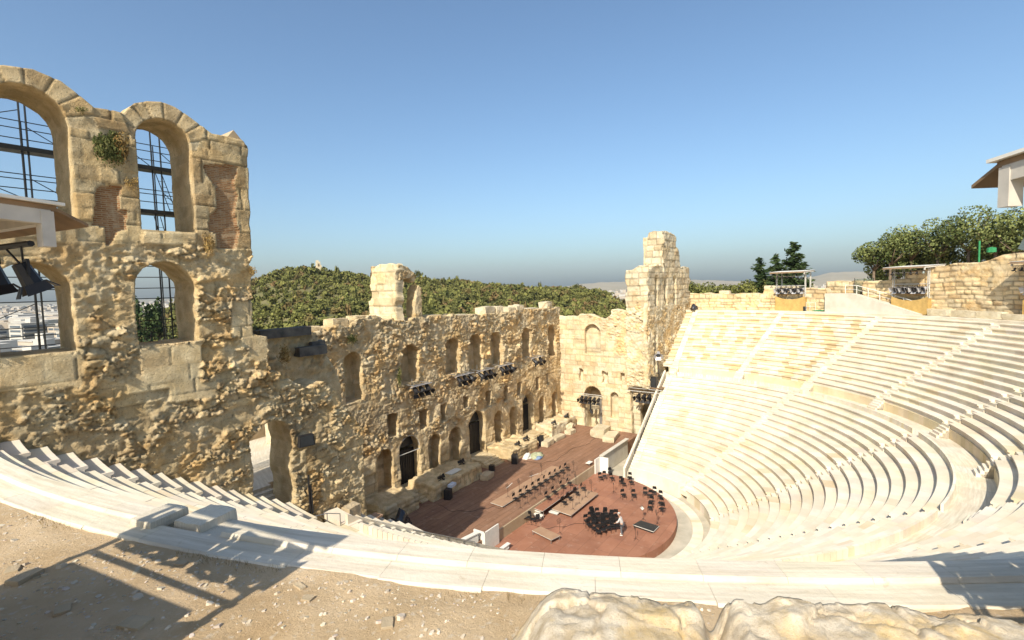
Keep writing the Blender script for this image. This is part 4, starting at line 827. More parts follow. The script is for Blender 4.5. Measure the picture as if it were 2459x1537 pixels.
# dark leaves closing the three gateways
for k, (g, l) in enumerate(zip(GATES, ('dark gate with an iron arch frame and crossbar in the first gateway', 'dark gate closing the middle gateway', 'dark gate closing the farthest gateway'))):
    t = empty('gate', ((g[0]+g[1])/2, 17.3, 1)); tag(t, l, 'gate'); a_ = arch(g[0]-.15, g[1]+.15, .3, g[3]+.15, 14); cx_ = (g[0]+g[1])/2
    for s_ in (-1, 1):
        m = MB(); m.box((cx_+s_*(g[1]-g[0]+.3)/4, 17.42, (g[3]-2.0)/2+.3), ((g[1]-g[0]+.3)/2-.03, .08, g[3]-2.0))
        for q in range(5): m.box((cx_+s_*(g[1]-g[0]+.3)/4+(q-2)*.28, 17.36, (g[3]-2.0)/2+.3), (.05, .05, g[3]-2.1))
        un(m.build('leaf', M['black']), t)
    m = MB(); top = [q for q in a_ if q[1] > g[3]-1.75]; m.add([(u_, 17.45, v_) for u_, v_ in top], [tuple(range(len(top)))]); un(m.build('fanlight', M['darksteel']), t)
    if k == 0:
        m = MB(); top = [(u_, v_) for u_, v_ in arch(g[0], g[1], .3, g[3]-.05, 16)][2:]
        for (u0_, v0_), (u1_, v1_) in zip(top[:-1], top[1:]): m.tube((u0_, 16.5, v0_), (u1_, 16.5, v1_), .045, 5)
        m.tube((g[0], 16.5, g[3]-1.75), (g[1], 16.5, g[3]-1.75), .045, 5); un(m.build('arch_frame', M['galv']), t)
# ------------------------------------------------------------------ lamps on the facade
def lamp_into(parent, c, yaw, tilt, s=1.0, doors=True, name='lamp', hm='black'):
    """a theatre lamp pointing along yaw, tilted down: body, four barn doors, yoke"""
    Rm = Matrix.Rotation(yaw, 3, 'Z') @ Matrix.Rotation(tilt, 3, 'Y')
    m = MB(); c = Vector(tuple(map(float, c)))
    n = 8; ring = []
    for (xx, rr) in ((-.30, .10), (-.28, .15), (-.05, .17), (.12, .19), (.2, .2)):
        ring.append([c+Rm @ Vector((xx*s, rr*s*math.cos(2*math.pi*i/n), rr*s*math.sin(2*math.pi*i/n))) for i in range(n)])
    vs = [v for r in ring for v in r]; fs = [(k*n+i, k*n+(i+1) % n, (k+1)*n+(i+1) % n, (k+1)*n+i) for k in range(4) for i in range(n)]+[tuple(range(n-1, -1, -1))]
    m.add(vs, fs); b = un(m.build(name, M[hm]), parent)
    m = MB(); m.add(ring[-1], [tuple(range(n))]); g = m.build('lens', M['glass']); g.parent = b; g.matrix_parent_inverse = Matrix.Identity(4)
    if doors:
        for k in range(4):
            Rk = Rm @ Matrix.Rotation(k*math.pi/2, 3, 'X'); d = MB(); a, w0, w1 = .2*s, .19*s, .25*s
            p = [Vector((a, -w0, a)), Vector((a, w0, a)), Vector((a+.22*s, w1, a+.16*s)), Vector((a+.22*s, -w1, a+.16*s))]; p2 = [q+Vector((0, 0, .012)) for q in p]
            d.add([c+Rk @ q for q in p+p2], [(0, 1, 2, 3), (7, 6, 5, 4), (0, 4, 5, 1), (1, 5, 6, 2), (2, 6, 7, 3), (3, 7, 4, 0)]); o = d.build('barn_door', M[hm]); o.parent = b
    y = MB(); u = Rm @ Vector((0, 1, 0))
    y.tube(c+u*.2*s, c+u*.2*s+Vector((0, 0, .34*s)), .016, 4); y.tube(c-u*.2*s, c-u*.2*s+Vector((0, 0, .34*s)), .016, 4); y.tube(c+u*.2*s+Vector((0, 0, .34*s)), c-u*.2*s+Vector((0, 0, .34*s)), .016, 4); o = y.build('yoke', M['black']); o.parent = b
    return b
def lamp_rack(x, z, w, n, label, name='lamp_rack'):
    t = empty(name, (x, 15.6, z)); tag(t, label, 'lamp rack', 'lamp racks hung below the facade niches')
    m = MB(); m.tube((x-w/2, 15.3, z+.45), (x+w/2, 15.3, z+.45), .04, 6); m.tube((x-w/2+.2, 15.3, z+.45), (x-w/2+.2, 16.6, z+.45), .04, 6); m.tube((x+w/2-.2, 15.3, z+.45), (x+w/2-.2, 16.6, z+.45), .04, 6); m.tube((x-.3, 16.2, z+.45), (x-.3, 16.2, z+.95), .03); m.tube((x+.4, 16.2, z+.45), (x+.4, 16.2, z+.9), .03); un(m.build('frame', M['steel']), t)
    for i in range(n):
        xx = x-w/2+.35+(w-.7)*i/max(1, n-1)
        lamp_into(t, (xx, 15.1, z-.1), R_(-90+random.uniform(-25, 25)), .75, 1.35)
        m = MB(); m.box((xx, 15.2, z+.33), (.78, .62, .07), rot=Matrix.Rotation(-.35, 3, 'X')); un(m.build('rain_cover', M['screen']), t)
for x, z, w, n, l in ((-7.0, 11.75, 2.4, 3, 'rack of black lamps below the niche nearest the see-through window'), (-.3, 11.75, 2.6, 3, 'rack of black lamps below the left one of the three close niches'), (3.4, 11.7, 2.6, 3, 'rack of black lamps half inside the middle one of the three close niches'), (7.6, 11.7, 2.6, 3, 'rack of black lamps below the right one of the three close niches'), (14.8, 11.75, 2.2, 2, 'rack of black lamps below the second niche from the far corner')):
    lamp_rack(x, z, w, n, l)
t = empty('lamp_rack', (22.5, 11, 6)); tag(t, 'row of black lamps with hanging cables across the golden gateway', 'lamp rack')
m = MB(); m.tube((22.4, 9.3, 5.9), (22.4, 12.8, 5.9), .05); m.tube((22.4, 9.3, 5.65), (22.4, 12.8, 5.65), .04); un(m.build('frame', M['galv']), t)
for i in range(5): lamp_into(t, (22.1, 9.7+.68*i, 5.25), R_(180), .6, 1.3)
m = MB(); m.tube((22.3, 11.0, 5.0), (22.3, 11.1, 3.5), .12, 6); m.tube((22.3, 11.1, 3.7), (22.3, 10.8, 3.2), .2, 6); un(m.build('cable', M['black']), t)
m = MB(); m.box((24.9, 10.4, 2.6), (.1, 1.0, 4.4)); tag(m.build('grey_door', M['steel']), 'grey metal door inside the golden gateway', 'door')
# lamps and speakers on the platform over the far side arch
t = empty('lamp_rack', (22.5, 2.5, 6.6)); tag(t, 'row of dark lamps hung under the platform over the far side arch', 'lamp rack')
m = MB(); m.tube((22.4, .6, 7.1), (22.4, 5.6, 7.1), .05); m.tube((22.4, .6, 7.5), (22.4, 5.6, 7.5), .04); un(m.build('frame', M['galv']), t)
for i in range(4): lamp_into(t, (22.2, 1.5+.75*i, 6.45), R_(180), .5, 1.5)
def speaker(x, y, z, s, rz, label, cat='loudspeaker', mat='black'):
    t = empty('loudspeaker', (x, y, z), 0); tag(t, label, cat)
    m = MB(); m.box((x, y, z+s[2]/2), s, rz, taper=.88); un(m.build('cabinet', M[mat]), t)
    m = MB(); d = Vector((-math.cos(rz), -math.sin(rz), 0)); m.box(Vector((x, y, z+s[2]/2))+d*(s[0]/2*.95), (.05, s[1]*.8, s[2]*.85), rz); un(m.build('grille', M['darksteel']), t)
speaker(23.2, 3.2, 7.63, (.8, .8, 1.5), .3, 'dark loudspeaker on the far platform, left of the pair'); speaker(23.2, 1.9, 7.63, (.8, .9, 1.5), -.1, 'dark loudspeaker on the far platform, right of the pair')
m = MB(); m.box((23.4, 2.4, 7.68), (1.6, 3.6, .1)); tag(m.build('brown_mat', M['ply']), 'brown board under the two loudspeakers on the far platform', 'board')
m = MB(); m.box((25.2, 5.0, 8.6), (1.4, .9, 2.0)); tag(m.build('white_screen', M['concrete']), 'pale box screen behind the loudspeakers on the far platform', 'screen')
t = empty('lamp', (25.4, 2.2, 12)); tag(t, 'white headed lamp in the narrow opening of the far rubble wall', 'lamp'); lamp_into(t, (24.9, 1.9, 12.0), R_(200), .5, 1.5, hm='screen'); m = MB(); m.tube((25.0, 2.0, 9.2), (25.0, 2.0, 12.2), .06); un(m.build('pole', M['black']), t)
# loudspeaker on the doorway edge of the east wall
speaker(-26.95, 3.55, 13.3, (.35, .85, .62), 1.35, 'black loudspeaker fixed to the wall right of the doorway')
m = MB(); m.tube((-26.9, 3.6, 9.4), (-26.9, 3.62, 11.6), .05, 5); m.tube((-26.75, 3.6, 9.4), (-26.8, 3.62, 11.0), .07, 5); tag(m.build('cable', M['black']), 'black cable hanging below the wall loudspeaker', 'cable')
# floor lamps on the podia
for i, (x, y, z, l) in enumerate([(-6.6, 13.4, 2.45, 'on the near podium left of the white board'), (-2.2, 14.6, 2.5, 'at the far end of the near podium'), (6.6, 13.2, 2.3, 'on the middle podium'), (9.0, 13.6, 2.3, 'at the far end of the middle podium by the green tarpaulin'), (16.6, 14.0, 2.45, 'first on the far pale podium'), (20.5, 14.2, 2.45, 'in the far corner on the pale podium'), (11.2, 13.4, 1.6, 'beside the far gateway steps')]):
    t = empty('floor_lamp', (x, y, z)); tag(t, 'small black floor lamp '+l, 'floor lamp', 'floor lamps on the podia'); lamp_into(t, (x, y, z+.3), R_(-60), -.3, .95); m = MB(); m.tube((x-.25, y, z), (x+.25, y, z), .05, 5); m.tube((x, y, z), (x, y, z+.3), .04, 5); un(m.build('foot', M['black']), t)
for x, y, z, s, l in ((-7.0, 12.0, 1.0, (.7, .7, 1.0), 'black loudspeaker before the near podium'), (4.6, 12.1, 1.0, (.7, .75, 1.1), 'black loudspeaker before the middle podium'), (11.9, 13.0, 1.0, (.6, .6, 1.3), 'tall black loudspeaker before the far gateway'), (1.2, 12.9, 1.0, (.6, .6, .7), 'black loudspeaker on the steps of the middle gateway')): speaker(x, y, z, s, -1.2, l)
m = MB(); m.box((-4.4, 13.6, 2.62), (1.7, .8, .1), .05); m.box((-4.4, 13.6, 2.53), (.3, .3, .1)); tag(m.build('white_board', M['white']), 'white board lying on the near podium', 'board')
m = MB(); m.box((-6.3, 12.1, 2.15), (.9, .5, .25), .2); tag(m.build('case', plain('pale_blue_case', (.50, .56, .66), .5)), 'pale blue case before the near podium', 'case')
def heap(name, x, y, z, rx, ry, rz, mat, label, cat, seed, n=18):
    T, Ph = np.meshgrid(np.linspace(0, 2*math.pi, n+1)[:-1], np.linspace(0, math.pi/2, 9), indexing='ij')
    f = 1+1.0*(fbm(np.cos(T)*2.3+seed, np.sin(T)*2.3+Ph*2, seed, 3)-.5)*2*.6
    X = x+rx*f*np.cos(T)*np.sin(Ph+.05); Y = y+ry*f*np.sin(T)*np.sin(Ph+.05); Z = z+rz*np.cos(Ph)*(.45+1.1*fbm(X*2.6, Y*2.6, seed+4, 3))
    V = np.stack([X.ravel(), Y.ravel(), Z.ravel()], 1); m_ = 9; i, j = np.meshgrid(np.arange(n), np.arange(m_-1), indexing='ij'); a = (i*m_+j).ravel(); b = ((i+1) % n*m_+j).ravel()
    o = np_mesh(name, V, np.stack([a, a+1, b+1, b], 1), mat, tint=np.ones((len(V), 3))); return tag(o, label, cat) if label else o
def cloth_tex(name, c1_, c2_): return surf(name, c1_, c2_, 3., .8, 4., .15, rough=.6)
t = empty('tarpaulin', (7.8, 10.9, 1)); tag(t, 'crumpled yellow green and blue tarpaulin heap at the edge of the stage shade', 'tarpaulin')
un(heap('green_sheet', 7.9, 11.2, 1, 1.1, .7, .45, cloth_tex('green_sheet', (.34, .36, .21), (.48, .48, .33)), None, None, 5), t); un(heap('blue_sheet', 7.5, 10.6, 1, .7, .4, .22, cloth_tex('blue_sheet', (.10, .17, .32), (.25, .32, .45)), None, None, 6), t); un(heap('white_sack', 6.9, 11.9, 1, .6, .45, .5, M['white'], None, None, 7), t)
for i, (x, y, z, r, h, l) in enumerate([(-15.5, 11.8, 1, .9, 1.5, 'shiny black bin bag before the near stone podium, left one'), (-14.2, 10.9, 1, 1.0, 1.7, 'shiny black bin bag before the near stone podium, right one'), (-16.4, 12.9, 1, .8, 1.2, 'black bin bag behind the two shiny ones')]): heap('bin_bag', x, y, z, r, r*.9, h, M['bag'], l, 'bin bag', 30+i)
heap('bin_bag', 39.5, 1.2, 17.36, .55, .5, .8, M['bag'], 'black bin bag on the rim at the foot of the far tower', 'bin bag', 40)
m = MB(); m.box((-23.6, 3.3, 7.6), (2.6, .7, .12), .12); m.box((-24.4, 3.5, 7.75), (.9, .6, .06), .1); tag(m.build('board', M['tanriser']), 'reddish boards lying beside the near handrail', 'board')
stone_block(-24.6, 3.1, 8.0, .95, .7, 1.15, .15, 'square tan stone block below the rubble wall beside the near handrail', 'ashlar', seed=9)

# ------------------------------------------------------------------ near cut end: rows to the wall, handrails
def handrail(pts, h, label, name='handrail', mat='steel', mid=True, r=.028):
    t = empty(name, pts[0]); tag(t, label, 'handrail')
    for p in pts:
        m = MB(); m.tube(p, (p[0], p[1], p[2]+h), r, 6); un(m.build('post', M[mat]), t)
    m = MB()
    for a, b in zip(pts[:-1], pts[1:]): m.tube((a[0], a[1], a[2]+h), (b[0], b[1], b[2]+h), r, 6)
    un(m.build('rail', M[mat]), t)
    if mid:
        m = MB()
        for a, b in zip(pts[:-1], pts[1:]): m.tube((a[0], a[1], a[2]+h*.5), (b[0], b[1], b[2]+h*.5), r*.6, 5)
        un(m.build('mid_rail', M[mat]), t)
    return t
handrail([(-27.9, 1.6, 9.15), (-27.2, 1.55, 9.05), (-26.45, 1.5, 8.75)], 1.0, 'short steel handrail on the near walkway end beside the doorway wall', mid=False)
handrail([(-21.6, 1.15, 5.9), (-20.2, 1.1, 5.1), (-18.8, 1.05, 4.3), (-17.4, 1.0, 3.5), (-16, .98, 2.7)], 1.0, 'steel handrail running down the near cut end of the seats')
handrail([(20.9, .95, 6.3), (18.9, .9, 5.1), (16.9, .88, 3.9), (14.9, .84, 2.8), (12.9, .8, 1.6)], 1.0, 'white handrail sloping down the far cut end of the seats', mat='galv')
handrail([(25.4, .6, 9.1), (24.9, -.6, 9.1)], 1.05, 'two thin posts on the far end of the walkway', mat='darksteel', mid=False, r=.02)
handrail([(15.9, 2.2, -.7), (17.6, 2.5, -.7), (19.2, 2.8, -.7), (20.6, 3.0, -.7)], 1.1, 'dark railing in the passage below the far side arch', mat='darksteel')

# doorway landing and steps behind the east wall, sunlit terrace
m = MB()
for i in range(6): m.box((-28.65, 4.9+i*.38+2.0, 9.5+i*.19), (2.6, 4.0, .19))
tag(m.build('doorway_steps', M['rim']), 'pale stone steps rising inside the doorway of the tall wall', 'steps')
m = MB(); m.prism([(-36, 7.2), (-21.2, 7.2), (-21.2, 19), (-36, 19)], 9.4, 10.55); tag(m.build('terrace', M['rim']), kind='structure')
stone_block(-22.75, 14.6, 10.55, 1.0, .8, 2.3, .2, 'tall sunlit stone seen through the doorway', 'gold', seed=60); stone_block(-23.3, 17.1, 10.55, 2.6, .8, 1.1, .1, 'rounded low wall stone seen through the doorway', 'ashlar', seed=61)

# ------------------------------------------------------------------ scaffold behind the arched windows
SF = empty('scaffold', (-34, 8, 17)); tag(SF, 'dark tube scaffold with boards standing behind the arched windows of the tall wall', 'scaffold')
def part(mb, name, mat, parent=None): return un(mb.build(name, M[mat]), parent or SF)
for x in (-40.2, -38.6, -36.62, -36.42, -34.9, -33.3, -31.82, -31.42):
    for y in ((8.0, 8.9) if x not in (-36.62, -31.82) else (8.0,)):
        m = MB(); m.tube((x, y, 12), (x, y, 30.6 if y == 8.0 else 29.6), .036 if y == 8 else .028, 6); part(m, 'standard', 'darksteel')
for z in (28.2, 26.0): 
    m = MB(); m.box((-36, 8.3, z), (11.5, .75, .09)); part(m, 'deck', 'darksteel')
    m = MB(); m.box((-36, 7.95, z+.06), (11.5, .04, .2)); part(m, 'toe_board', 'darksteel')
for z in (29.4, 29.08, 28.65, 27.16, 26.95, 26.55, 23.3, 22.75, 22.2, 21.68, 20.56, 20.2, 19.75):
    m = MB(); m.tube((-41.6, 8.0, z), (-30.6, 8.0, z), .022, 5); part(m, 'ledger', 'darksteel')
for a, b in (((-38.6, 29.0), (-36.6, 29.9)), ((-36.4, 29.2), (-34.9, 28.3)), ((-36.4, 27.0), (-34.9, 26.1)), ((-38.6, 25.3), (-36.6, 26.0)), ((-38.6, 27.0), (-36.6, 26.1)), ((-36.4, 23.2), (-34.9, 22.3)), ((-38.6, 22.8), (-36.6, 22.0)), ((-38.6, 20.6), (-36.6, 21.6)), ((-33.3, 29.4), (-31.8, 28.3)), ((-31.4, 29.1), (-30.6, 28.4)), ((-31.4, 27.1), (-30.6, 26.3)), ((-33.3, 20.3), (-31.8, 19.8))):
    m = MB(); m.tube((a[0], 8.05, a[1]), (b[0], 8.05, b[1]), .02, 5); part(m, 'brace', 'darksteel')
for z0, z1, x0, x1 in ((26.05, 28.1, -30.95, -31.55), (21.7, 25.9, -30.9, -31.75)):
    m = MB()
    for s in (0, .28): m.tube((x0+s, 8.4, z0), (x1+s, 8.4, z1), .02, 5)
    for k in range(int((z1-z0)/.28)):
        f = k*.28/(z1-z0); m.tube((x0+(x1-x0)*f, 8.4, z0+k*.28), (x0+(x1-x0)*f+.28, 8.4, z0+k*.28), .014, 4)
    part(m, 'ladder', 'darksteel')

# ------------------------------------------------------------------ light rigs on the rim
M['offwhite'] = plain('worn_white_paint', (.52, .48, .42), .6, var=.12, sc=6.)
def make_rig(detail=True):
    """faces local +X (the stage); width along Y, 5.3 m high"""
    r = empty('light_rig'); tag(r, 'light rig', 'light rig')
    def p(mb, name, mat, sm=False): return mb.build(name, M[mat], r)
    w, d = 1.85, 1.5
    for sx in (-d, 0.0):
        for sy in (-w, w):
            m = MB(); m.tube((sx, sy, 0), (sx, sy, 5.1), .05, 6); m.tube((sx+.25, sy, 0), (sx+.25, sy, 5.1), .04, 6)
            for k in range(10 if sx == 0 and sy > 0 else 0): m.tube((sx, sy, .4+k*.5), (sx+.25, sy, .4+k*.5), .02, 4)
            p(m, 'post', 'galv')
    for z in (2.45, 3.35, 4.65):
        m = MB(); m.tube((.05, -w-.1, z), (.05, w+.1, z), .045, 6); p(m, 'cross_bar', 'galv')
    m = MB()        # tan cloth round the base, its upper edge sagging
    ys = np.linspace(-w-.08, w+.08, 13); zs = 1.95-.42*(1-(ys/w)**2)
    for a, b, za, zb in zip(ys[:-1], ys[1:], zs[:-1], zs[1:]): m.add([(.3, a, 0), (.3, b, 0), (.3, b, zb), (.3, a, za), (.32, a, 0), (.32, b, 0), (.32, b, zb), (.32, a, za)], [(0, 3, 2, 1), (4, 5, 6, 7), (3, 7, 6, 2)])
    for sy in (-1, 1): m.box((-d/2+.1, sy*(w+.08), .9), (d+.5, .025, 1.8))
    p(m, 'cloth', 'cloth')
    m = MB(); m.box((-.6, 0, .75), (1.5, 2*w-.3, 1.4)); m.box((-1.2, .1, 2.35), (.3, 2*w-.5, 1.5)); p(m, 'equipment_crate', 'black')
    # canopy: plywood under a pale steel frame, sloping back
    S_ = Matrix.Rotation(.05, 3, 'Y')
    m = MB(); m.box((-.25, 0, 5.30), (3.1, 2*w+.7, .05), rot=S_); m.add([(1.28, -w-.35, 5.24), (1.28, w+.35, 5.24), (1.55, w+.35, 5.10), (1.55, -w-.35, 5.10), (1.28, -w-.35, 5.21), (1.28, w+.35, 5.21), (1.55, w+.35, 5.07), (1.55, -w-.35, 5.07)], [(0, 1, 2, 3), (7, 6, 5, 4), (2, 6, 7, 3), (0, 3, 7, 4), (1, 5, 6, 2)]); p(m, 'canopy', 'ply'); m = MB(); m.box((-.25, 0, 5.345), (3.2, 2*w+.8, .03), rot=S_); p(m, 'roof_sheet', 'white')
    m = MB()
    for sy in (-w-.3, w+.3): m.box((-.25, sy, 5.21), (3.0, .10, .14), rot=S_)
    for sx in (1.22, -1.7): m.box((sx, 0, 5.14 if sx > 0 else 5.3), (.10, 2*w+.5, .14))
    for sy in (-w-.3, w+.3): m.box((1.22, sy, 5.02), (.10, .12, .34))
    p(m, 'canopy_frame', 'offwhite')
    m = MB(); m.tube((1.12, -w-.25, 4.88), (1.12, w+.25, 4.88), .03, 6); p(m, 'lamp_bar', 'black')
    n = 7
    for i in range(n):
        y = -w-.12+(2*w+.24)*i/(n-1)
        lamp_into_local(r, (1.12, y, 4.58), random.uniform(-.3, .3), 1.25+random.uniform(-.12, .12), .43 if i < n-1 else .60, hm='tealgrey' if i == n-1 else 'black', doors=i < n-1)
    for i in range(7):
        y = -w+.3+(2*w-.6)*i/6
        lamp_into_local(r, (.2, y, 2.85), random.uniform(-.2, .2), .35, 1.15, hm='screen' if i % 2 == 0 else 'black')
    m = MB()
    for i in range(8): y = -w-.1+i*.5; m.tube((1.1, y, 4.86), (1.15, y+.12, 4.66+.06*(i % 2)), .010, 4); m.tube((1.15, y+.12, 4.66+.06*(i % 2)), (1.12, y+.36, 4.85), .010, 4)
    p(m, 'cables', 'black')
    return r
M['tealgrey'] = plain('teal_grey_paint', (.16, .19, .175), .5)
def lamp_into_local(r, c, yaw, tilt, s, hm='black', doors=True):
    b = lamp_into(r, c, yaw, tilt, s, doors, hm=hm); b.matrix_parent_inverse = Matrix.Identity(4)
rig0 = make_rig()
def place_rig(o, x, y, z, rz, label, sc=1.0):
    o.location = (x, y, z); o.rotation_euler = (0, 0, rz); o.scale = (sc, sc, sc); o['label'] = label; o['group'] = 'light rigs along the rim'
place_rig(rig0, -42.50, -12.9, 17.22, R_(10), 'nearest light rig at the left margin, its canopy corner above hanging black lamps', 1.045)
q = copy_tree(rig0); place_rig(q, -35.72, -25.33, 17.22, R_(33), 'light rig at the near right margin showing its white canopy beam and a lamp', 1.06)
for u, z, th, l in (((1882, 748), 17.3, 72.5, 'farthest small light rig with tan cloth base left of the concrete ramp'), ((2192, 752), 17.3, 52.3, 'light rig with tan cloth base before the high stone wall right of the ramp'), ((2480, 775), 17.3, 33.5, 'light rig with tan cloth before the stone wall at the right margin')):
    p = pol(th, 41.4 if th > 60 else 41.9); o = copy_tree(rig0); place_rig(o, p[0], p[1], z, math.atan2(-p[1], -p[0]), l, 1.06)

# ------------------------------------------------------------------ perimeter wall behind the far rim, concrete ramp, fences
def curved_wall(name, R, th0, th1, top, label, seed, T=1.2, mat='gold', res=.12):
    """top: list of (theta, z)"""
    t = empty('perimeter_wall', tuple(pol((th0+th1)/2, R, 17.2))); tag(t, label, 'wall')
    u0, u1 = R_(th0)*R, R_(th1)*R
    out = [(u0, 16.9), (u1, 16.9)]+[(R_(a)*R, z) for a, z in sorted(top, key=lambda q: -q[0])]
    def sty(u, v):
        h1, t1 = st_ashlar(u+fbm(u*.7, v*.7, seed, 2)*.3, v+.25*fbm(u*.5, v*.2, seed+1, 2), .52, 1.3, seed, .10, .07, .95, jw=.13, jd=.6); h2, t2 = st_rubble(u, v, .55, .3, .12, seed+2)
        m = .6*smooth(fbm(u*.5, v*.6, seed+3, 3), .56, .62); return h1*(1-m)+h2*m, (t1*(1-m)[:, None]+t2*m[:, None])*np.array([1.12, 1.04, .92])
    o = stone_wall('wall', (0, 0, 0), (1, 0, 0), (0, -1, 0), rough(out, .6, .14, seed), [], T, res, sty, M[mat])
    co = np.empty(len(o.data.vertices)*3, np.float32); o.data.vertices.foreach_get('co', co); co = co.reshape(-1, 3); a = co[:, 0]/R; rr = R+co[:, 1]
    n = np.stack([rr*np.sin(a), -rr*np.cos(a), co[:, 2]], 1).astype(np.float32); o.data.vertices.foreach_set('co', n.ravel()); o.data.update(); un(o, t); return t
curved_wall('w', 41.7, 66.2, 97, [(66.2, 20.5), (71.5, 20.45), (78, 20.4), (78.2, 19.85), (90, 19.9), (97, 19.9)], 'low pale stone wall behind the far rim between the tower and the small light rig', 111)
curved_wall('w', 43.6, 58.5, 67.6, [(58.5, 21.3), (67.6, 21.4)], 'stone wall set back behind the concrete ramp', 112)
curved_wall('w', 42.3, 22, 60.4, [(22, 24.6), (33, 24.0), (40, 23.6), (42, 23.1), (47, 23.0), (53.5, 22.2), (53.7, 21.5), (60.4, 21.2)], 'high golden stone wall behind the rim at the right below the trees', 113, T=2.0)
for i, (th, sx, sz) in enumerate(((76.5, 2.2, .6), (74.6, 1.9, .6), (72.8, 2.2, .6), (86.0, 1.6, .5))):
    p = pol(th, 42.2); stone_block(p[0], p[1], (20.35 if i < 3 else 19.8), sx, 1.0, sz, R_(th), ['white block on the low wall left of the small light rig, left one of three', 'tan block between two white ones on the low wall', 'white block on the low wall right beside the small light rig', 'single small pale block on the low wall near the tower'][i], seed=70+i)
for i, th in enumerate((47.0, 43.5, 39.8, 36.8)):
    p = pol(th, 41.2); stone_block(p[0], p[1], 17.3, random.uniform(2.4, 3.0), .8, random.uniform(.5, .8), R_(th), ['first rounded stone lying at the foot of the high wall beside the ramp end', 'second stone at the foot of the high wall', 'third long stone at the foot of the high wall', 'stone at the foot of the high wall nearest the right light rig'][i], seed=80+i)
rp = Blocks()
RPZ = lambda th: np.interp(th, [50.2, 61.5, 66.0], [17.38, 19.75, 19.75])
vs = []; n = 24
for i in range(n+1):
    th = 50.2+(66.0-50.2)*i/n; z = float(RPZ(th)); 
    for R, zz in ((41.05, 17.0), (41.05, z), (42.3, z), (42.3, 17.0)): vs.append(pol(th, R, zz))
F = [(i*4+k, (i+1)*4+k, (i+1)*4+(k+1) % 4, i*4+(k+1) % 4) for i in range(n) for k in range(4)]+[(3, 2, 1, 0), (n*4, n*4+1, n*4+2, n*4+3)]
tag(np_mesh('concrete_ramp', np.array(vs), F, M['concrete'], tint=np.ones((len(vs), 3))), 'smooth pale concrete ramp wall sloping down towards the right behind the rim', 'ramp')
handrail([tuple(pol(t, 41.9, float(RPZ(t)))) for t in np.linspace(51.5, 63, 7)], 1.1, 'white railing sloping along the top of the concrete ramp', mat='white', r=.04)
m = MB()
fe = empty('mesh_fence', tuple(pol(61.5, 43.0, 19.7))); tag(fe, 'dark green mesh fence above the concrete ramp', 'fence')
for a, b in zip(np.linspace(59.2, 62.3, 3)[:-1], np.linspace(59.2, 62.3, 3)[1:]):
    p, q = pol(a, 43.0), pol(b, 43.0); mm = MB()
    for k in range(15): x, y = p[0]+(q[0]-p[0])*k/14, p[1]+(q[1]-p[1])*k/14; mm.tube((x, y, 19.75), (x, y, 21.6), .018, 4)
    for k in range(9): z = 19.8+k*.22; mm.tube((p[0], p[1], z), (q[0], q[1], z), .018, 4)
    un(mm.build('mesh_panel', plain('green_wire', (.05, .09, .06), .6)), fe)
for a in np.linspace(59.2, 62.3, 3):
    p = pol(a, 43.0); mm = MB(); mm.tube((p[0], p[1], 17.3), (p[0], p[1], 21.7), .04); un(mm.build('post', M['darksteel']), fe)
M['greenmat'] = plain('green_turf', (.03, .20, .08), .9)
p = pol(66.9, 41.0); m = MB(); m.box((p[0], p[1], 17.42), (.9, 1.9, .12), R_(66.9)); tag(m.build('green_mat', M['greenmat']), 'bright green mat on the rim at the left end of the concrete ramp', 'mat')
p = pol(69.6, 41.0); m = MB(); m.rings([(p[0], p[1], 17.3, .2, .2), (p[0], p[1], 17.95, .24, .24), (p[0], p[1], 17.95, .19, .19)], 8); tag(m.build('litter_bin', M['darksteel']), 'small dark bin on the rim right of the farthest light rig', 'bin')
handrail([tuple(pol(t, 40.9, 17.35)) for t in (67.6, 68.6, 69.3)], 1.2, 'thin white frame standing between the far light rig and the ramp', mat='white', r=.025)

# ------------------------------------------------------------------ trees beyond the wall
def tree(name, x, y, z, h, rx, rz, mat, label, seed, n=2600, leaf=.16, lobes=13, trunk=.22, group=None, trunk_lean=.1):
    rng = np.random.default_rng(seed); t = empty(name, (x, y, z)); tag(t, label, 'tree', group)
    v, tt = crown_arrays(n, rx, rz, leaf, rng, lobes); v = v+np.array([x, y, z+h-rz*.95])
    un(np_mesh('crown', v, np.arange(len(v)).reshape(-1, 4), M[mat], tint=np.array([[0., 1, 1]])*np.repeat(tt[:, None], 3, 1)), t)
    m = MB(); m.tube((x, y, z-.5), (x+trunk_lean, y, z+(h-rz)*.8), trunk, 8, r2=trunk*.7)
    for k in range(7):
        a = rng.uniform(0, 6.28); m.tube((x+trunk_lean, y, z+(h-rz)*.75), (x+rx*.6*math.cos(a), y+rx*.6*math.sin(a), z+h-rz*rng.uniform(.5, 1.2)), trunk*.5, 6, r2=trunk*.15)
    un(m.build('trunk', M['bark'], smoothf=True), t); return t
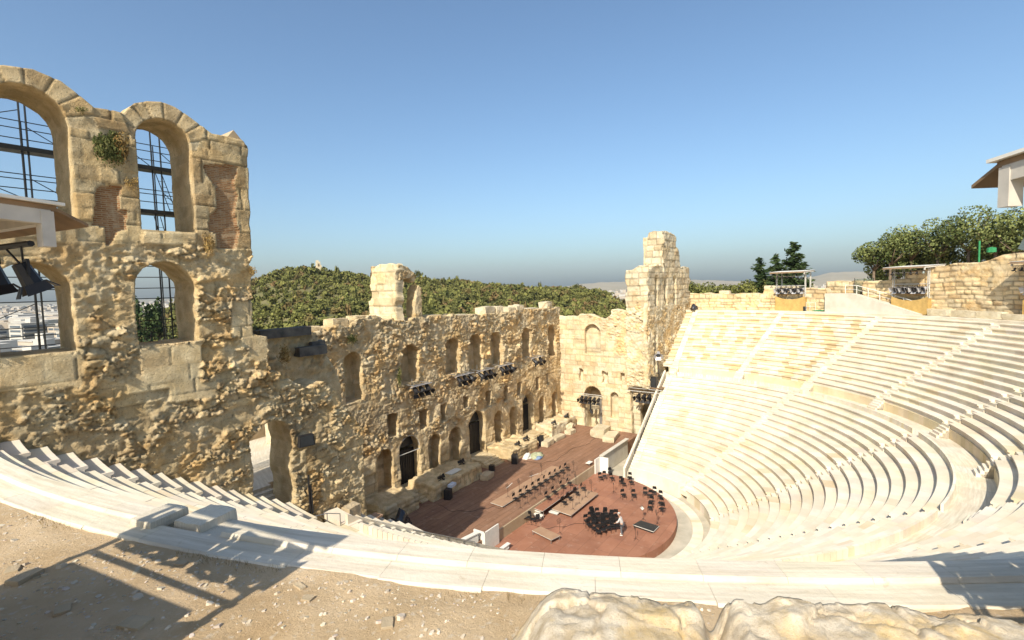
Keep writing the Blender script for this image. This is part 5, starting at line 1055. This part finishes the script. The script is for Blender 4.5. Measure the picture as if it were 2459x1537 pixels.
def conifer(x, y, z, h, r, label, seed, lean=0.0, gap=0.0):
    rng = np.random.default_rng(seed); t = empty('conifer', (x, y, z)); tag(t, label, 'tree', 'dark conifers behind the far light rig')
    V, T = [], []
    lv = int(h/.62)
    for k in range(lv):
        f = k/lv; zz = z+h*(.10+.88*f); L = r*(1-f)**.75*rng.uniform(.75, 1.15)+.25; nb = rng.integers(5, 8)
        for b in range(nb):
            if rng.random() < gap: continue
            a = rng.uniform(0, 6.28); Lb = L*rng.uniform(.6, 1.15); ns = max(3, int(Lb/.16)); tint = np.clip(rng.normal(.45, .2), 0, 1)
            for s_ in range(ns):
                q = (s_+.6)/ns; bx = x+lean*f+Lb*q*math.cos(a); by = y+Lb*q*math.sin(a); bz = zz+.30*Lb*q*q-.16*Lb*q
                for e in range(3):
                    c = np.array([bx, by, bz])+rng.normal(0, .16, 3); d = np.array([math.cos(a+rng.normal(0, .9)), math.sin(a+rng.normal(0, .9)), rng.normal(-.1, .3)]); n2 = np.cross(d, rng.normal(0, 1, 3)); n2 /= np.linalg.norm(n2)+1e-6
                    w = .34*rng.uniform(.7, 1.3); V += [c-d*w, c-n2*w*.4, c+d*w*1.2, c+n2*w*.4]; T += [np.clip(tint+rng.normal(0, .12), 0, 1)]*4
    V = np.array(V); un(np_mesh('crown', V, np.arange(len(V)).reshape(-1, 4), M['conifer'], tint=np.array([[0., 1, 1]])*np.repeat(np.array(T)[:, None], 3, 1)), t)
    m = MB(); m.tube((x, y, z-1), (x+lean, y, z+h*.97), .22, 7, r2=.03); un(m.build('trunk', M['bark'], smoothf=True), t)
for i, (px, py, X, r, l, gp) in enumerate(((1905, 575, 62, 4.2, 'tallest dark conifer right above the farthest light rig', .08), (1866, 605, 60, 2.3, 'slender conifer with gaps, middle one of three', .25), (1824, 613, 63, 3.2, 'conifer leaning slightly, left one of three', .12))):
    p = at(px, py, x=X); conifer(p[0], p[1], 16.0, p[2]-16.0, r, l, 200+i, .4 if i == 2 else 0, gp)
TR = [((2100, 580), 47, 2.6, 2.4, 'olive tree at the left end of the row, its outline ragged against the sky'), ((2140, 555), 46, 3.0, 2.8, 'rounded olive tree, second from the left end of the row'), ((2190, 534), 47, 3.2, 3.0, 'taller olive tree, third from the left end of the row'), ((2255, 520), 45, 3.4, 3.2, 'broad olive tree rising towards the highest one'), ((2330, 490), 43, 3.6, 3.4, 'highest olive tree of the row behind the high wall'), ((2395, 502), 40, 3.2, 3.2, 'olive tree partly hidden by the right light rig'), ((2450, 498), 38, 3.2, 3.2, 'last olive tree at the right margin')]
for i, (u, X, rx, rz, l) in enumerate(TR):
    p = at(*u, x=X); tree('olive_tree', p[0], p[1], 17.0, p[2]-17.0, rx, rz, 'olive', l, 220+i, group='olive trees behind the high wall')
    tree('olive_tree', p[0]+2.5, p[1]-1.0, 17.0, p[2]-17.0-2.6, rx*.9, rz*.9, 'olive', l.replace('olive tree', 'lower olive tree behind the one').split(',')[0] if False else ['low bushy olive below the left end of the row', 'low bushy olive below the tall rounded one', 'low bushy olive below the third tree', 'low bushy olive below the broad one', 'low bushy olive below the highest tree', 'low bushy olive behind the right light rig', 'low bushy olive at the right margin'][i], 250+i, group='olive trees behind the high wall')
p = pol(45.5, 44.6); m = MB(); m.tube((p[0], p[1], 21), (p[0], p[1], 25.4), .09, 6); m.rings([(p[0]-.5, p[1]-.9, 24.0, .05, .05), (p[0]-.5, p[1]-.9, 24.1, .4, .4), (p[0]-.5, p[1]-.9, 24.55, .4, .4), (p[0]-.5, p[1]-.9, 24.65, .05, .05)], 8); tag(m.build('green_post', plain('green_paint', (.03, .22, .08), .5)), 'green post before the olive trees on the high wall', 'post')
BU = [(1640, 668, 62), (1668, 672, 66), (1700, 680, 64), (1735, 684, 66), (1765, 684, 60), (1790, 668, 58), (1850, 664, 64), (1925, 672, 66), (2030, 690, 70), (2068, 668, 55)]
for i, (px, py, X) in enumerate(BU):
    p = at(px, py, x=X); tree('bushy_tree', p[0], p[1], 12.0, p[2]-12.0, 3.0, 2.6, 'leaf', ['dark round tree right beside the far tower', 'second round tree from the far tower', 'third round tree above the low far wall', 'low tree in the middle above the low far wall', 'bushy tree left of the conifers', 'bushy tree at the foot of the left conifer', 'bushy tree below the middle conifer', 'bushy tree under the tall conifer', 'small bush above the wall behind the ramp', 'bush at the left end of the high wall'][i], 280+i, n=1500, leaf=.22, group='bushy trees above the low far wall')

# ------------------------------------------------------------------ hilltop monument, city, far hills
d = np.array([math.cos(R_(56.55)), math.sin(R_(56.55))]); mx, my = CAM[0]+d[0]*404, CAM[1]+d[1]*404; mz = float(hill_h(np.array([mx]), np.array([my]))[0])
MN = empty('hilltop_monument', (mx, my, mz)); tag(MN, 'small ruined marble monument on top of the wooded hill', 'monument')
rz = R_(56.55); M_ = Matrix.Rotation(rz, 3, 'Z')
def mbx(mb, x, y, z, s): mb.box(M_ @ Vector((x, y, 0))+Vector((mx, my, mz+z)), s, rz)
m = MB(); mbx(m, 0, 0, 1.5, (4, 4.6, 6)); un(m.build('base', M['gold']), MN)
m = MB(); mbx(m, 0, .5, 6.4, (3, 3.4, 4.0)); mbx(m, 0, -1.2, 5.2, (3, 1.3, 1.6)); mbx(m, 0, 1.0, 8.9, (2.4, 2.0, 1.2)); un(m.build('upper_wall', M['gold']), MN)
m = MB(); mbx(m, -1.6, .2, 6.0, (.3, 1.0, 2.0)); un(m.build('niche', M['bark']), MN)
M['bwall'] = plain('pale_render', (.47, .44, .39), .9, var=.1, sc=.05); M['bwall2'] = plain('cream_render', (.44, .37, .29), .9, var=.1, sc=.05); M['bwin'] = plain('window_glass', (.10, .12, .14), .3); M['redroof'] = plain('red_roof', (.42, .19, .10), .9)
def building(x, y, z, sx, sy, h, rz, label, mat, parts=True):
    t = empty('apartment_building', (x, y, z)); tag(t, label, 'building', 'apartment blocks beyond the arched windows'); Rm = Matrix.Rotation(rz, 3, 'Z'); c = Vector((x, y, z))
    m = MB(); m.box(c+Vector((0, 0, h/2)), (sx, sy, h), rz); un(m.build('wall', M[mat]), t)
    m = MB(); m.box(c+Vector((0, 0, h+.15)), (sx+.8, sy+.8, .3), rz); m.box(c+Rm @ Vector((sx*.15, 0, 0))+Vector((0, 0, h+1.6)), (sx*.35, sy*.4, 2.6), rz); un(m.build('roof', M['bwall']), t)
    for k in range(int(h//3.2)):
        m = MB(); zz = 1.8+k*3.2
        for s_ in (-1, 1):
            m.box(c+Rm @ Vector((0, s_*(sy/2+.02), 0))+Vector((0, 0, zz)), (sx*.86, .1, 1.5), rz); m.box(c+Rm @ Vector((s_*(sx/2+.02), 0, 0))+Vector((0, 0, zz)), (.1, sy*.8, 1.5), rz)
        un(m.build('window', M['bwin']), t)
        for s_ in (-1, 1):
            m = MB(); m.box(c+Rm @ Vector((0, s_*(sy/2+.7), 0))+Vector((0, 0, zz-1.1)), (sx*.9, 1.4, .9), rz); un(m.build('balcony', M['bwall']), t)
rng = np.random.default_rng(5); PLC = ['just beyond the left arched window', 'close behind it', 'farther down the slope']
nb = 0
for i in range(46):
    A = rng.uniform(70, 84.5); D = 95+i*13+rng.uniform(-8, 8); x, y = CAM[0]+D*math.cos(R_(A)), CAM[1]+D*math.sin(R_(A)); g = float(np.interp(math.hypot(x, y), [60, 120, 600, 2500], [-1.4, -6, -22, -40]))
    top = CAM[2]+D*math.tan(R_(float(np.interp(D, [90, 200, 450, 750], [-7.0, -4.6, -2.4, -1.4]))+rng.uniform(-.35, .35)))
    if A < 74 and D > 140: continue
    nb += 1; building(x, y, g, rng.uniform(9, 18), rng.uniform(9, 16), max(7, top-g), R_(rng.uniform(-12, 12)+20), f'pale flat roofed apartment block beyond the arched windows, {D:.0f} metres'.split(',')[0]+', one of many alike in the city', ['bwall', 'bwall2', 'bwall'][i % 3])
B_ = MB(); rng = np.random.default_rng(6)
for i in range(2600):
    A = rng.uniform(68, 84) if i % 3 else rng.uniform(0, 26); D = 750*math.exp(rng.uniform(0, 2.2)); x, y = CAM[0]+D*math.cos(R_(A)), CAM[1]+D*math.sin(R_(A)); g = float(np.interp(math.hypot(x, y), [600, 2500, 9000], [-22, -40, -45])); h = rng.uniform(10, 26); s = rng.uniform(12, 34)
    B_.box((x, y, g+h/2), (s, s*rng.uniform(.6, 1.2), h), rng.uniform(0, 1.5), m=int(rng.integers(0, 2)))
tag(B_.build('distant_city', [M['bwall'], M['bwall2']]), kind='stuff')
for i, (A, D, s) in enumerate(((71.8, 150, 11), (72.6, 160, 13), (73.3, 155, 14), (74.2, 170, 11), (71.0, 165, 9))):
    x, y = CAM[0]+D*math.cos(R_(A)), CAM[1]+D*math.sin(R_(A)); tree('cypress', x, y, -2.0, 21.75-D*math.tan(R_(-.3+.25*(i % 3)))*-1+2-0*s, 1.5, 8.0, 'conifer', ['cypress on the left of the group seen in the right lower window', 'tallest cypress of the group in the right lower window', 'dark cypress in the middle of the group in the right lower window', 'cypress on the right of the group in the right lower window', 'short cypress before the group in the right lower window'][i], 320+i, n=1200, leaf=.4, lobes=16, group='cypresses beyond the right lower window')
M['farhill'] = surf('bare_far_hill', (.30, .25, .17), (.36, .31, .22), .004, 0, rough=1., stain=(.22, .20, .13), ssc=.002)
def far_h(X, Y, T, Rr):
    A = np.degrees(T); D = Rr
    e = np.interp(A, [-14, -8, -4, -1, 1.2, 3, 4.6, 6, 9, 14, 20, 27, 34], [.9, 1.1, .8, .45, .62, .62, .25, .1, -.15, .15, .35, .2, -.5])+(fbm(A*.9, D*0+1, 4, 3)-.5)*.18
    return CAM[2]+7000*np.tan(np.radians(e))*np.clip((D-4200)/2800, 0, 1)-60*(1-np.clip((D-4200)/2800, 0, 1))
tag(polar_mesh('far_hills', np.radians(np.linspace(-16, 36, 240)), np.linspace(4200, 7400, 20), far_h, M['farhill'], c=(CAM[0], CAM[1])), kind='structure')

# ------------------------------------------------------------------ near ground: chips, slabs, rocks, weeds
M['chip'] = surf('stone_chip', (.46, .40, .33), (.60, .53, .44), 4., .3, 20., .01, tint=True, rough=.95)
cv, cf, ct = [], [], []; rng = np.random.default_rng(9)
for i in range(15000):
    x = rng.uniform(-46, -34); y = rng.uniform(-24, -3); r = math.hypot(x, y)
    if r < 40.62 or r > 47.2: continue
    if fbm(np.array([x*.9]), np.array([y*.9]), 33, 3)[0] < .44 and rng.random() < .8: continue
    s = .017*math.exp(rng.normal(0, .6)); s = min(s, .11); z = float(dirt_z(np.array([x]), np.array([y]))[0]); b = len(cv); n = int(rng.integers(5, 8)); a0 = rng.uniform(0, 6.28); hz = s*rng.uniform(.25, .55)
    k = rng.uniform(.8, 1.15); k3 = np.array([k, k*rng.uniform(.94, 1), k*rng.uniform(.85, .98)])
    for zz, f in ((-.02, 1.05), (hz, .82)):
        for q in range(n): a = a0+q*6.283/n; rr = s*f*(.75+.5*_h2(np.array([q+i*13]), np.array([i]), 3)[0]); cv.append((x+rr*math.cos(a), y+rr*math.sin(a)*.8, z+zz+(.25*s*math.cos(a-a0) if zz > 0 else 0))); ct.append(k3)
    cf += [tuple(b+n+q for q in range(n))]+[(b+q, b+(q+1) % n, b+n+(q+1) % n, b+n+q) for q in range(n)]
tag(np_mesh('gravel', np.array(cv), cf, M['chip'], tint=np.array(ct)), kind='stuff')
RK = [((60, 1385), .42, .26, .1, 'flat rectangular grey stone in the rig shadow at the left'), ((325, 1495), .38, .26, .08, 'flat pale stone in the rig shadow at the bottom edge'), ((150, 1460), .25, .2, .06, 'small flat stone in the rig shadow near the left margin'), ((30, 1365), .26, .18, .06, 'thin pale flat stone on the sunny dirt at the left margin'), ((740, 1440), .16, .13, .06, 'small angular stone on the sunny dirt'), ((930, 1500), .22, .16, .06, 'flat stone in the sunny dirt near the pale rock'), ((720, 1410), .22, .1, .05, 'thin tan stone lying on the sunny dirt'), ((435, 1352), .16, .12, .05, 'small bluish stone inside the rig shadow near the marble')]
for i, (u, sx, sy, sz, l) in enumerate(RK):
    p = at(*u, z=17.25); stone_block(p[0], p[1], float(dirt_z(np.array([p[0]]), np.array([p[1]]))[0])-sz*.45, sx, sy, sz, random.uniform(0, 3), l, 'ashlar', seed=130+i, name='flat_stone')
# stair slot in the rim
p = pol(-75.3, 39.8); stone_block(p[0], p[1], 17.21, .62, .80, .20, R_(-75.3), 'raised pale slab beside the stair slot in the rim, left one', 'rim', nz=.04, seed=150, name='marble_slab')
p = pol(-74.1, 39.45); stone_block(p[0], p[1], 16.84, .75, .85, .50, R_(-74.2), 'thick marble block with a sloping side at the stair slot in the rim', 'rim', nz=.04, seed=151, name='marble_slab')
p = pol(-73.2, 39.8); stone_block(p[0], p[1], 16.9, 1.1, 1.2, .28, R_(-73.2), 'sunken marble step in the stair slot of the rim', 'rim', nz=.04, seed=152, name='marble_slab')
# dry grass tufts along the marble edge
gv, gf, gt = [], [], []; rng = np.random.default_rng(12)
for i in range(2600):
    th = rng.uniform(-96, -45); r = 40.58+abs(rng.normal(0, .10)); 
    if fbm(np.array([th*.55]), np.array([2.]), 44, 3)[0] < .5: continue
    p = pol(th, r); z = float(dirt_z(np.array([p[0]]), np.array([p[1]]))[0]); a = rng.uniform(0, 6.28); h = rng.uniform(.03, .11); b = len(gv); w = .005
    gv += [(p[0]-w, p[1], z-.02), (p[0]+w, p[1], z-.02), (p[0]+h*.6*math.cos(a), p[1]+h*.6*math.sin(a), z+h)]; gf.append((b, b+1, b+2)); gt += [rng.uniform(0, 1)]*3
tag(np_mesh('dry_grass', np.array(gv), gf, leaf_mat('dry_grass', (.20, .14, .06), (.42, .31, .15)), tint=np.array([[0., 1, 1]])*np.array(gt)[:, None]), kind='stuff')
# near wall top under the viewer (pale weathered rock at the bottom edge)
NW = empty('rock_ledge', (-41, -23, 18)); tag(NW, 'pale weathered rock ledge close to the viewer along the bottom edge', 'rock ledge')
nu_, nr_ = 620, 110; TH = np.concatenate([np.linspace(-63.6, -57, 520), np.linspace(-56.9, -38, 100)]); RRR = 44.42+np.concatenate([[0, 0, 0, .02], .03+5.97*np.linspace(0, 1, nr_-4)**2])
T2, R2 = np.meshgrid(TH, RRR, indexing='ij'); edge = (fbm(T2*1.1, T2*0+3, 21, 4)-.5)*.3
uu = R_(1)*T2*44.6; R2 = R2+edge
q_ = voro((uu*2.4+.5*fbm(uu*3, R2*3, 52, 3)).ravel(), (R2*2.4).ravel(), 51, 1.); q2_ = voro((uu*8).ravel(), (R2*8).ravel(), 53, 1.); VR_ = (q_[3]*.03+.015*smooth(q_[1]-q_[0], 0, .1)+q2_[3]*.015).reshape(uu.shape)
Zt = 19.81+(fbm(uu*.8, R2*.8, 23, 5)-.5)*.14+(fbm(uu*5, R2*5, 24, 5)-.5)*.08+VR_-.03*(1-smooth(R2-44.42-edge, 0, .2))-.45*(1-smooth(T2, -63.6, -63.1))-.22*np.exp(-((T2+61.9)/.10)**2)-.15*np.exp(-((T2+59.6)/.12)**2)
Zt[:, 0] = 16.9; Zt[:, 1] = 18.4
X = R2*np.sin(np.radians(T2)); Y = -R2*np.cos(np.radians(T2)); V = np.stack([X.ravel(), Y.ravel(), Zt.ravel()], 1); i, j = np.meshgrid(np.arange(nu_-1), np.arange(nr_-1), indexing='ij'); a = (i*nr_+j).ravel()
M['rock'] = surf('weathered_rock', (.44, .345, .225), (.64, .55, .42), 9., .6, 26., .03, rough=1., stain=(.60, .41, .16), ssc=3.5, fleck=(.40, .31, .20))
rk = np_mesh('rock', V, np.stack([a, a+1, a+nr_+1, a+nr_], 1)[:, ::-1], M['rock'], smoothf=True); un(rk, NW)
sd = MB(); e0 = [tuple(V[k]) for k in range(nr_)]; sd.add([(e[0], e[1], 16.9) for e in e0]+e0, [(k, k+1, nr_+k+1, nr_+k) for k in range(nr_-1)]); un(sd.build('rock_side', M['rock']), NW)

# plants growing on the walls
def weed(x, y, z, rx, rz, label, seed, n=900, dry=.3, name='wall_plant'):
    rng = np.random.default_rng(seed); v, t_ = crown_arrays(n, 1, 1, .10, rng, 7); v = v*np.array([rx, .28, rz])+np.array([x, y, z]); dz_ = rng.exponential(.13, len(v)//4).repeat(4)*rz*1.6; v[:, 0] = x+(v[:, 0]-x)*np.clip(1.1-dz_/(rz*2.2), .25, 1)+.15*rx*np.sin(dz_*9+x); v[:, 2] += .25*rz-dz_
    o = np_mesh(name, v, np.arange(len(v)).reshape(-1, 4), M['ivy'] if dry < .5 else M['dryplant'], tint=np.array([[0., 1, 1]])*np.repeat(t_[:, None], 3, 1)); tag(o, label, 'wall plant')
M['ivy'] = leaf_mat('wall_ivy', (.06, .075, .02), (.22, .20, .07)); M['dryplant'] = leaf_mat('dry_wall_plant', (.18, .11, .035), (.42, .28, .10))
weed(-34.75, 3.75, 27.75, .55, .75, 'green caper bush hanging on the pier between the two high windows', 1, 1300); weed(-34.3, 3.8, 27.9, .45, .7, 'dry brown growth beside the green bush on the high pier', 2, 700, .8); weed(-34.1, 3.8, 26.6, .3, .35, 'small dry tuft below the brown growth on the high pier', 3, 300, .8)
weed(-31.3, 3.7, 24.1, .35, .55, 'dry orange plant below the right high window', 4, 500, .8); weed(-29.2, 3.8, 22.9, .25, .35, 'dry tuft on the tower edge below the ledge', 5, 250, .8); weed(-25.6, 7.6, 17.9, .5, .7, 'dry orange bush in the shaded broken wall', 6, 600, .8); weed(-35.6, 3.8, 29.2, .3, .2, 'green tuft on the shoulder of the big arch', 7, 250)
weed(-5.9, 16.3, 23.3, .6, .5, 'dark plant on top of the arch pier', 8, 500); weed(-14.2, 16.2, 17.4, .8, .5, 'green growth above the see-through window of the facade', 9, 400); weed(-8.9, 16.2, 13.2, .35, 1.2, 'green streak of weeds beside the lamp niche', 10, 400)

# ------------------------------------------------------------------ the man on the orchestra floor
fp = at(*c6(1535, 818), z=0); PX, PY = float(fp[0]), float(fp[1])
def skin_obj(name, verts, edges, radii, mat, parent, sub=1):
    me = bpy.data.meshes.new(name); me.from_pydata(verts, edges, []); me.materials.append(mat); o = bpy.data.objects.new(name, me); COL.objects.link(o); o.parent = parent
    md = o.modifiers.new('skin', 'SKIN'); md.use_smooth_shade = True
    for v, r in zip(me.skin_vertices[0].data if me.skin_vertices else [], radii): v.radius = (r, r) if not hasattr(r, '__len__') else r
    ss = o.modifiers.new('sub', 'SUBSURF'); ss.levels = ss.render_levels = sub; return o
def skin_body(name, chain, mat, parent, sub=1):
    """chain: {key: (co, radius, parent_key)}; the first key is the root"""
    ks = list(chain); idx = {k: i for i, k in enumerate(ks)}; vs = [chain[k][0] for k in ks]; es = [(idx[chain[k][2]], idx[k]) for k in ks if chain[k][2]]
    me = bpy.data.meshes.new(name); me.from_pydata(vs, es, []); me.materials.append(mat); o = bpy.data.objects.new(name, me); COL.objects.link(o); o.parent = parent
    md = o.modifiers.new('skin', 'SKIN'); md.use_smooth_shade = True
    if not me.skin_vertices: me.attributes  # created with the modifier
    for i, k in enumerate(ks): 
        r = chain[k][1]; me.skin_vertices[0].data[i].radius = (r, r) if not hasattr(r, '__len__') else r
        me.skin_vertices[0].data[i].use_root = (i == 0)
    ss = o.modifiers.new('sub', 'SUBSURF'); ss.levels = ss.render_levels = sub; return o
PM = empty('person', (PX, PY, 0), R_(100)); tag(PM, 'man in pale grey shirt and grey trousers leaning over the heap of black chairs', 'person'); PM.scale = (1.07, 1.07, 1.07)
# local axes: +X forward (he faces the chairs), Y to his left; he leans forward a little
body = {'pelvis': ((0, 0, .95), (.13, .16), None), 'waist': ((.04, 0, 1.10), (.11, .14), 'pelvis'), 'chest': ((.11, 0, 1.30), (.12, .17), 'waist'), 'neckb': ((.17, 0, 1.46), (.07, .08), 'chest'), 'neck': ((.20, 0, 1.53), .05, 'neckb'), 'jaw': ((.24, 0, 1.60), (.065, .06), 'neck'), 'face': ((.255, 0, 1.67), (.085, .075), 'jaw'), 'crown': ((.25, 0, 1.76), (.07, .065), 'face'),
 'shL': ((.13, .19, 1.41), .055, 'chest'), 'elL': ((.26, .27, 1.16), .042, 'shL'), 'wrL': ((.47, .22, 1.02), .028, 'elL'), 'paL': ((.54, .20, .99), (.02, .04), 'wrL'), 'shR': ((.13, -.19, 1.41), .055, 'chest'), 'elR': ((.23, -.28, 1.15), .042, 'shR'), 'wrR': ((.42, -.26, .98), .028, 'elR'), 'paR': ((.49, -.25, .94), (.02, .04), 'wrR'),
 'hipL': ((0, .10, .88), .09, 'pelvis'), 'knL': ((.04, .12, .48), .058, 'hipL'), 'anL': ((-.02, .13, .09), .042, 'knL'), 'toL': ((.13, .14, .04), .035, 'anL'), 'hipR': ((0, -.10, .88), .09, 'pelvis'), 'knR': ((.06, -.12, .48), .058, 'hipR'), 'anR': ((.02, -.13, .09), .042, 'knR'), 'toR': ((.17, -.14, .04), .035, 'anR')}
for s, sg in (('L', 1), ('R', -1)):
    px_, py_, pz_ = body['pa'+s][0]
    for k in range(4):
        yo = sg*(-.030+.020*k); body[f'f{s}{k}'] = ((px_+.035+.004*(k in (1, 2)), py_+yo, pz_-.012), .0095, 'pa'+s); body[f'g{s}{k}'] = ((px_+.065+.008*(k in (1, 2)), py_+yo*1.1, pz_-.045), .0085, f'f{s}{k}')
    body[f't{s}'] = ((px_, py_-sg*.05, pz_-.02), .011, 'pa'+s); body[f'u{s}'] = ((px_+.03, py_-sg*.062, pz_-.045), .009, f't{s}')
body['nose'] = ((.345, 0, 1.665), .014, 'face'); body['earL'] = ((.245, .088, 1.67), (.012, .02), 'face'); body['earR'] = ((.245, -.088, 1.67), (.012, .02), 'face')
skin_body('body', body, M['skin'], PM, 1)
sh = {'a': ((-.01, 0, .90), (.15, .185), None), 'b': ((.04, 0, 1.10), (.135, .17), 'a'), 'c': ((.11, 0, 1.31), (.145, .195), 'b'), 'd': ((.165, 0, 1.45), (.09, .11), 'c'), 'shL': ((.13, .195, 1.41), .078, 'c'), 'elL': ((.26, .275, 1.16), .062, 'shL'), 'wrL': ((.41, .24, 1.06), .048, 'elL'), 'shR': ((.13, -.195, 1.41), .078, 'c'), 'elR': ((.23, -.285, 1.15), .062, 'shR'), 'wrR': ((.37, -.265, 1.02), .048, 'elR')}
skin_body('shirt', sh, M['shirt'], PM)
tr = {'p': ((0, 0, .93), (.14, .175), None), 'hipL': ((0, .10, .84), .115, 'p'), 'knL': ((.04, .12, .48), .085, 'hipL'), 'anL': ((-.02, .13, .11), .072, 'knL'), 'hipR': ((0, -.10, .84), .115, 'p'), 'knR': ((.06, -.12, .48), .085, 'hipR'), 'anR': ((.02, -.13, .11), .072, 'knR')}
skin_body('trousers', tr, M['trousers'], PM)
for sg, ax_ in ((1, -.02), (-1, .02)):
    skin_body('shoe', {'h': ((ax_-.06, sg*.13, .055), (.05, .055), None), 'm': ((ax_+.07, sg*.135, .05), (.048, .05), 'h'), 't': ((ax_+.17, sg*.14, .042), (.038, .045), 'm')}, M['shoe'], PM)
skin_body('cap', {'a': ((.24, 0, 1.73), (.10, .09), None), 'b': ((.235, 0, 1.80), (.075, .07), 'a'), 'v': ((.35, 0, 1.72), (.012, .06), 'a')}, M['cap'], PM)
ey = MB()
for sg in (-1, 1): ey.box((.333, sg*.032, 1.688), (.012, .018, .012))
ey.box((.33, 0, 1.625), (.012, .04, .008)); e = ey.build('eyes_and_mouth', M['black'], PM)

# ------------------------------------------------------------------ summer haze: one box of thin even air round everything
hz = MB(); hz.box((0, 0, 200), (19000, 19000, 500)); ho = hz.build('haze', (lambda m: m)(bpy.data.materials.new('haze_air'))); tag(ho, kind='stuff')
hm_ = ho.data.materials[0]; hm_.use_nodes = True; hn = hm_.node_tree; hn.nodes.clear(); out_ = hn.nodes.new('ShaderNodeOutputMaterial'); pv = hn.nodes.new('ShaderNodeVolumePrincipled')
pv.inputs['Color'].default_value = (.80, .86, .92, 1); pv.inputs['Density'].default_value = 6e-5; pv.inputs['Anisotropy'].default_value = .2; hn.links.new(pv.outputs[0], out_.inputs['Volume'])
